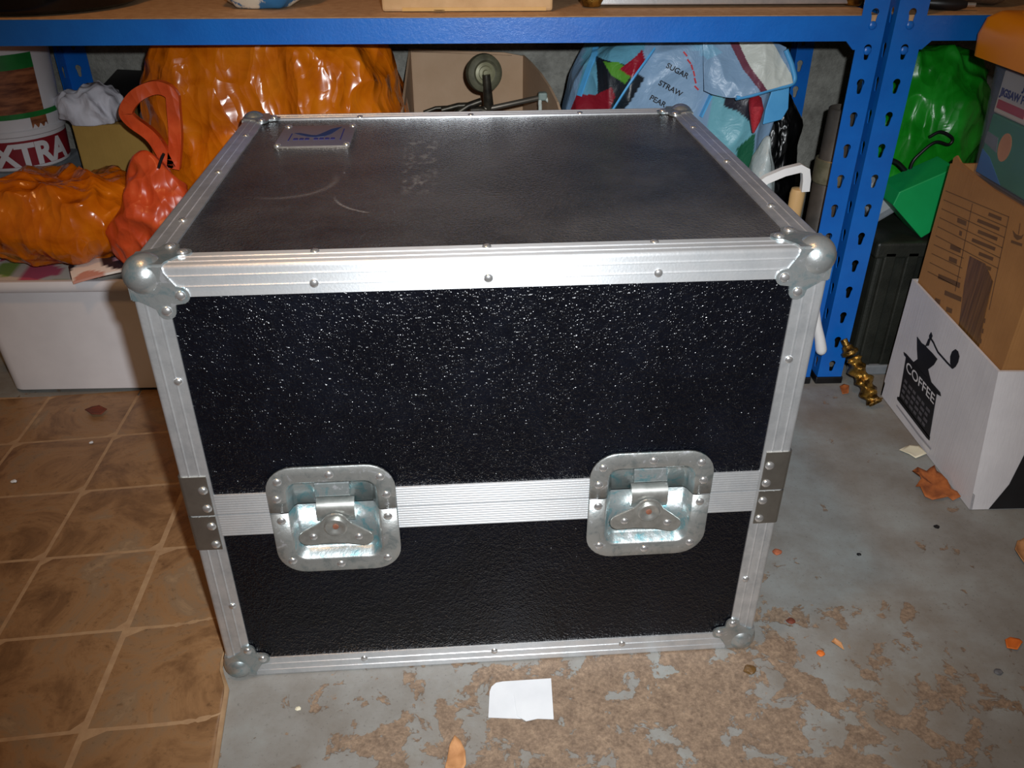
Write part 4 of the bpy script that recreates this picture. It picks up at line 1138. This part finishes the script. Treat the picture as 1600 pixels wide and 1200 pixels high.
bprint([(1583, 360), (1588, 366), (1596, 369), (1600, 366), (1597, 373), (1590, 375), (1585, 370)], 'umbrella_symbol'); vline(1594.5, 349, 1592, 366)
bprint([(1581, 375), (1598, 381), (1597, 385), (1580, 379)], 'printed_text')

# clear storage box with orange lid, on the brown carton
PX0, PX1, PY0, PY1, PZ = .728, .985, .295, .572, .4095
cbx = thing('storage_box', (.855, .435, PZ), 0, 'clear plastic storage box with an orange lid, on top of the brown carton', 'box')
b = Bm(); rings = []
for ins, z in ((.022, 0), (.016, .001), (.013, .006), (.003, .190), (-.004, .192), (-.004, .197), (.001, .197), (.0055, .188), (.0155, .0065), (.024, .003)):
    rings.append([b.b.verts.new(Vector((x, y, z))) for x, y in rrect(PX1 - PX0 - 2 * ins, PY1 - PY0 - 2 * ins, .02, 5)])
for a, c in zip(rings, rings[1:]):
    for k in range(len(a)): b.b.faces.new((a[k], a[(k + 1) % len(a)], c[(k + 1) % len(a)], c[k]))
b.b.faces.new(rings[0]); b.b.faces.new(rings[-1])
smooth_by_angle(b.build('tub', M['clear'], cbx), 40)
b = Bm(); rings = []
for ins, z in ((0.0, .1985), (-.014, .1975), (-.016, .172), (-.0195, .171), (-.0215, .200), (-.017, .222), (-.006, .231), (.012, .232), (.016, .222), (.03, .221), (.034, .226), (.06, .226)):
    rings.append([b.b.verts.new(Vector((x, y, z))) for x, y in rrect(PX1 - PX0 - 2 * ins, PY1 - PY0 - 2 * ins, .026, 6)])
for a, c in zip(rings, rings[1:]):
    for k in range(len(a)): b.b.faces.new((a[k], a[(k + 1) % len(a)], c[(k + 1) % len(a)], c[k]))
b.b.faces.new(rings[0]); b.b.faces.new(rings[-1])
smooth_by_angle(b.build('lid', M['lid'], cbx), 40)
for k in range(4): Bm().box(-.06, .10, -.09 + k * .05, -.075 + k * .05, .224, .2285, .002).build('lid_rib', M['lid'], cbx)
# what the clear box holds
FX = PX0 + .0175
pzb = thing('puzzle_box', (FX, .460, PZ + .0965), 0, 'cream printed game box seen through the clear storage box', 'box')
p1 = Bm().box(0, .07, -.105, .093, 0, .060, .003).build('box_body', M['cream'], pzb)
def side_text(txt, y, z, size, m, parent, dy=-1):
    me = text_mesh(txt, size, .0002, .0006)
    for v in me.vertices: v.co = Vector((-.0006 - v.co.z, y - v.co.x, z + v.co.y))
    return link('printed_word', me, m, parent)
side_text('JIGSAW PUZ', .086, .026, .0145, M['navy'], pzb); side_text('JUN', .036, .043, .017, M['navy'], pzb)
Bm().box(-.0008, .0002, .016, .086, .008, .020).build('red_print', M['red'], pzb)
Bm().poly_prism([(-.09, .002), (-.015, .002), (-.006, .010), (-.016, .015), (-.010, .024), (-.022, .029), (-.018, .040), (-.045, .048), (-.08, .042)], lambda p, h: Vector((h, p[0], p[1])), -.0009, .0002).build('cog_print', M['navy'], pzb)
grb = thing('game_box', (FX, .452, PZ + .0075), 0, 'green game box with a peach oval, under the cream box in the clear box', 'box')
Bm().box(.0, .075, -.10, .100, 0, .088, .003).build('box_body', M['teal'], grb)
ov = [(.046 + .015 * math.cos(R_(a)), .052 + .020 * math.sin(R_(a))) for a in range(0, 360, 20)]
Bm().poly_prism(ov, lambda p, h: Vector((h, p[0], p[1])), -.0008, .0002).build('oval_print', M['peach'], grb)
Bm().poly_prism([(.03, .002), (.098, .002), (.098, .036), (.075, .030)], lambda p, h: Vector((h, p[0], p[1])), -.0008, .0002).build('blue_print', M['bluebox'], grb)
Bm().poly_prism([(.062, .040), (.098, .046), (.098, .062), (.068, .060)], lambda p, h: Vector((h, p[0], p[1])), -.0008, .0002).build('pale_print', M['greypl'], grb)

# gilded finial leaning against the post
fi = thing('curtain_finial', (.675, .540, 0), 0, 'twisted gilded curtain-pole finial lying by the foot of the blue post', 'finial')
fa, fbp = Vector((.0, .0, .013)), Vector((-.046, .058, .098)); ax_ = (fbp - fa); L_ = ax_.length
qf = Matrix.Translation(fa) @ ax_.to_track_quat('Z', 'Y').to_matrix().to_4x4()
prof = [(0, -.006), (.006, -.006), (.0115, -.002)]; n = 44
b = Bm(); rings = []
for j in range(n + 1):
    t = j / n; z = -.006 + t * (L_ * .80)
    rr_ = .0125 + .0030 * math.cos(t * 4 * 2 * math.pi) ; rr_ *= (1 if .03 < t < .97 else .7)
    ring_ = []
    for k in range(28):
        a = 2 * math.pi * k / 28
        r2 = rr_ * (1 + .20 * math.cos(3 * a + t * 13)) + .0012 * noise.noise(Vector((math.cos(a) * 3, math.sin(a) * 3, t * 22)))
        ring_.append(b.b.verts.new(qf @ Vector((r2 * math.cos(a), r2 * math.sin(a), z))))
    rings.append(ring_)
for a, c in zip(rings, rings[1:]):
    for k in range(28): b.b.faces.new((a[k], a[(k + 1) % 28], c[(k + 1) % 28], c[k]))
b.b.faces.new(rings[0]); b.b.faces.new(rings[-1])
b.build('twisted_body', M['brass'], fi, True)
smooth_by_angle(Bm().lathe([(.010, L_ * .79), (.0145, L_ * .81), (.0145, L_ * .86), (.010, L_ * .885), (.0085, L_ * .95), (.006, L_ * .96), (.006, L_ * 1.06), (0, L_ * 1.065)], 24, qf).build('collar', M['brass'], fi), 50)

# ================================================================== ON THE SHELF
ZS = ZB1 + .0012
def on(x, y): return atZ(x, y, ZS)
c_ = on(590, 16)
sc_ = thing('carton', (.005, .755, ZS), 0, 'tan carton with torn tape on the shelf, above the middle of the case', 'carton')
p0, p1_ = on(597, 19), on(905, 17)
xw = (p0.x - .005, p1_.x - .045); yf = (p0.y + p1_.y) / 2 - .755
Bm().box(xw[0], xw[1], yf, .2, 0, .20, .004).build('carton_body', mat('pale kraft carton', 'b89468', 'caa67a', .75), sc_)
Bm().box(xw[0] + .03, xw[1] - .01, yf - .0012, yf, .001, .006).build('tape', mat('yellowed tape', 'b88a3a', 'c89a4a', .35), sc_)
Bm().poly_prism([(.0, 0), (.012, .0), (.016, -.004), (.010, -.011), (.004, -.008)], lambda p, h: Vector((-.078 + p[0], yf - .004 - h + p[1] * .3, .0 + p[1] * .0 + .003 + h * 0)), 0, .004).build('torn_scrap', M['card'], sc_)
ac = thing('equipment_case', (.36, .80, ZS), 0, 'low aluminium-edged equipment case on the shelf, near the blue post', 'case')
q0, q1 = on(925, 12), on(1338, 11)
Bm().box(q0.x - .36, q1.x - .36, q0.y - .80, .18, .012, .12, .002).build('case_body', M['blackpl'], ac)
Bm().box(q0.x - .363, q1.x - .357, q0.y - .803, q0.y - .778, .004, .030, .002).build('edge_trim', M['alu'], ac)
for x in (q0.x - .36, q1.x - .36):
    smooth_by_angle(Bm().lathe([(0, 0), (.014, .002), (.019, .012), (.017, .024), (.010, .03), (0, .032)], 18, Matrix.Translation((x, q0.y - .795, 0))).build('ball_corner', M['brass'], ac), 60)
bk = thing('black_bin', (-.66, .78, ZS), 0, 'glossy black tub on the shelf at the top left corner', 'tub')
smooth_by_angle(Bm().lathe([(0, 0), (.125, .001), (.136, .006), (.142, .03), (.155, .16), (.160, .165), (.150, .166), (.0, .15)], 48).build('tub', mat('glossy black', '070708', '0c0c0e', .2), bk), 40)
bk.location = (-.685, .775, ZS)
tag(link('shopping_bag', bag_mesh('shopping_bag', (-.338, .765, ZS + .062), (.070, .070, .062), .7, .8, 91, .010, .004, 80, 60, ZS + .0005, None, 12, 32), mat('blue white printed film', '2f6fa0', 'd8d2c0', .4, 0, 22, lo=.48, hi=.52)), 'blue and white printed bag on the shelf, above the big orange bag', 'shopping bag')
tag(link('holdall', bag_mesh('holdall', (.745, .760, ZS + .060), (.090, .075, .060), .6, .7, 95, .008, .003, 80, 60, ZS + .0005, None, 10, 30), M['olivestripe']), 'brown striped cloth bag on the right shelf behind the orange lid', 'bag')
hs = thing('hand_tool', (.690, .672, ZS), 0, 'black hand tool lying on the right shelf beside the blue post', 'tool')
smooth_by_angle(Bm().tube([(-.028, .012, .010), (-.005, .004, .009), (.022, -.004, .008), (.036, -.007, .008)], [.006, .010, .009, .005], 12).build('grip', M['blackpl'], hs), 60)
smooth_by_angle(Bm().tube([(.030, -.005, .008), (.048, -.010, .008)], .0035, 8).build('tip', M['rivet'], hs), 60)

# ================================================================== SMALL THINGS ON THE FLOOR
pp_ = thing('paper_scrap', tuple(atZ(815, 1095)), 0, 'small white paper card lying on the floor in front of the case', 'paper')
P0 = atZ(815, 1095)
q = [atZ(x, y) - P0 for x, y in ((763, 1122), (765, 1082), (768, 1074), (775, 1068), (785, 1066), (861, 1061), (865, 1123), (812, 1124))]
Bm().poly_prism([(v.x, v.y) for v in q], lambda p, h: Vector((p[0], p[1], h)), .0006, .0014).build('sheet', M['paper'], pp_)
q = [atZ(x, y, .003) - P0 for x, y in ((803, 1085), (806, 1078), (815, 1072), (861, 1062), (865, 1123), (840, 1122), (822, 1126), (808, 1118))]
Bm().poly_prism([(v.x, v.y) for v in q], lambda p, h: Vector((p[0], p[1], h + .02 * max(0, -p[0]) )), .0016, .0024).build('folded_flap', M['paper'], pp_)
def leaf(pts_px, m, label, cat='leaf', h=.006, name='dry_leaf', z0=.001, seed=0):
    q = [atZ(x, y) for x, y in pts_px]; c = sum(q, Vector()) / len(q)
    b = Bm(); n = len(q); R = 4; rings = []
    size = max((p - c).length for p in q)
    for k in range(1, R + 1):
        t = k / R
        rings.append([b.b.verts.new(((p.x - c.x) * t, (p.y - c.y) * t, z0 + h * (t * t * (.5 + .5 * math.sin(i * 2.1 + seed))) + .0004 * k)) for i, p in enumerate(q)])
    cv = b.b.verts.new((0, 0, z0 + .0005))
    for i in range(n): b.b.faces.new((cv, rings[0][i], rings[0][(i + 1) % n]))
    for a, d in zip(rings, rings[1:]):
        for i in range(n): b.b.faces.new((a[i], a[(i + 1) % n], d[(i + 1) % n], d[i]))
    o = b.build(name, m, None, True); o.location = (c.x, c.y, 0)
    s_ = o.modifiers.new('thickness', 'SOLIDIFY'); s_.thickness = .0008; s_.offset = 1
    return tag(o, label, cat)
leaf([(1424, 740), (1432, 736), (1447, 738), (1452, 735), (1458, 733), (1463, 738), (1470, 745), (1478, 756), (1486, 766), (1494, 772), (1499, 782), (1488, 784), (1480, 780), (1470, 784), (1456, 783), (1444, 780), (1436, 766), (1430, 762), (1438, 752), (1434, 745)], M['leaf'], 'large curled rust-brown oak leaf beside the coffee carton', h=.006)
leaf([(696, 1206), (699, 1188), (703, 1168), (711, 1155), (720, 1160), (727, 1178), (728, 1200), (722, 1208)], M['leaf2'], 'tan pointed leaf at the very bottom of the picture, below the paper card', h=.005, seed=2)
leaf([(1583, 866), (1588, 850), (1594, 846), (1606, 842), (1612, 866), (1604, 888), (1592, 880)], M['leaf2'], 'orange-brown leaf at the right edge of the picture', h=.008, seed=1)
leaf([(1568, 1004), (1576, 999), (1592, 1001), (1596, 1008), (1588, 1019), (1572, 1015)], M['orangechip'], 'bright orange leaf fragment on the worn floor at the right', h=.003, seed=1)
leaf([(135, 648), (145, 642), (158, 642), (170, 647), (160, 654), (146, 656)], M['darkleaf'], 'dark withered leaf on the vinyl tiles in front of the white storage box', h=.004, z0=.0065, seed=3)
leaf([(1404, 706), (1420, 697), (1436, 699), (1447, 712), (1430, 718), (1420, 712)], M['cream2'], 'small cream label on the floor against the coffee carton', 'label', .001, 'label_scrap', seed=2)
leaf([(1311, 607), (1318, 602), (1326, 607), (1325, 618), (1316, 618)], M['leaf'], 'small reddish leaf fragment near the foot of the blue post', h=.004, seed=3)
leaf([(1298, 1005 + 0), (1303, 1001), (1314, 1008), (1318, 1018), (1306, 1012)], M['leaf2'], 'thin curled leaf sliver on the floor right of the case', h=.003, seed=5)
def crumb(x, y, r, m, label, z0=0.0, cat='debris', name='crumb', seed=1):
    c = atZ(x, y); b = Bm(); bmesh.ops.create_icosphere(b.b, subdivisions=2, radius=1)
    for v in b.b.verts:
        k = 1 + .35 * noise.noise(v.co * 1.7 + Vector((seed * 3.7, 0, 0)))
        v.co = Vector((v.co.x * r * k * 1.15, v.co.y * r * k, (v.co.z * k + .75) * r * .5))
        v.co.z = max(v.co.z, 0)
    o = b.build(name, m); o.location = (c.x, c.y, z0); return tag(o, label, cat)
crumb(1214, 864, .0055, M['brick'], 'reddish brick crumb just right of the case edge', seed=1)
crumb(1171, 1048, .0065, mat('brown seed', '5a4020', '6a4e28', .5), 'brown seed pod on the floor by the lower right ball corner', name='seed_pod', seed=3)
crumb(1235, 972, .005, M['darkleaf'], 'dark brown crumb of leaf right of the case', seed=4)
crumb(1342, 867, .0028, M['blackpl'], 'tiny black pebble on bare floor right of the case', name='pebble', seed=5)
crumb(1463, 824, .0038, M['blackpl'], 'black pebble on the floor below the oak leaf', name='pebble', seed=6)
crumb(1559, 1051, .0045, mat('grey pebble', '55565a', '66676b', .7), 'grey pebble near the right edge, below the orange fragment', name='pebble', seed=7)
crumb(144, 696, .003, M['paper'], 'white paper crumb in the second tile row of the vinyl', .005, name='paper_crumb', seed=8)
crumb(24, 757, .004, M['paper'], 'larger white crumb on the vinyl at the left edge', .005, name='paper_crumb', seed=9)
crumb(466, 1108, .0028, M['cream2'], 'pale yellow crumb on the grey paint in front of the left ball corner', seed=10)
crumb(1282, 1022, .0045, M['orangechip'], 'orange-brown leaf crumb on the worn patch right of the case', seed=11)
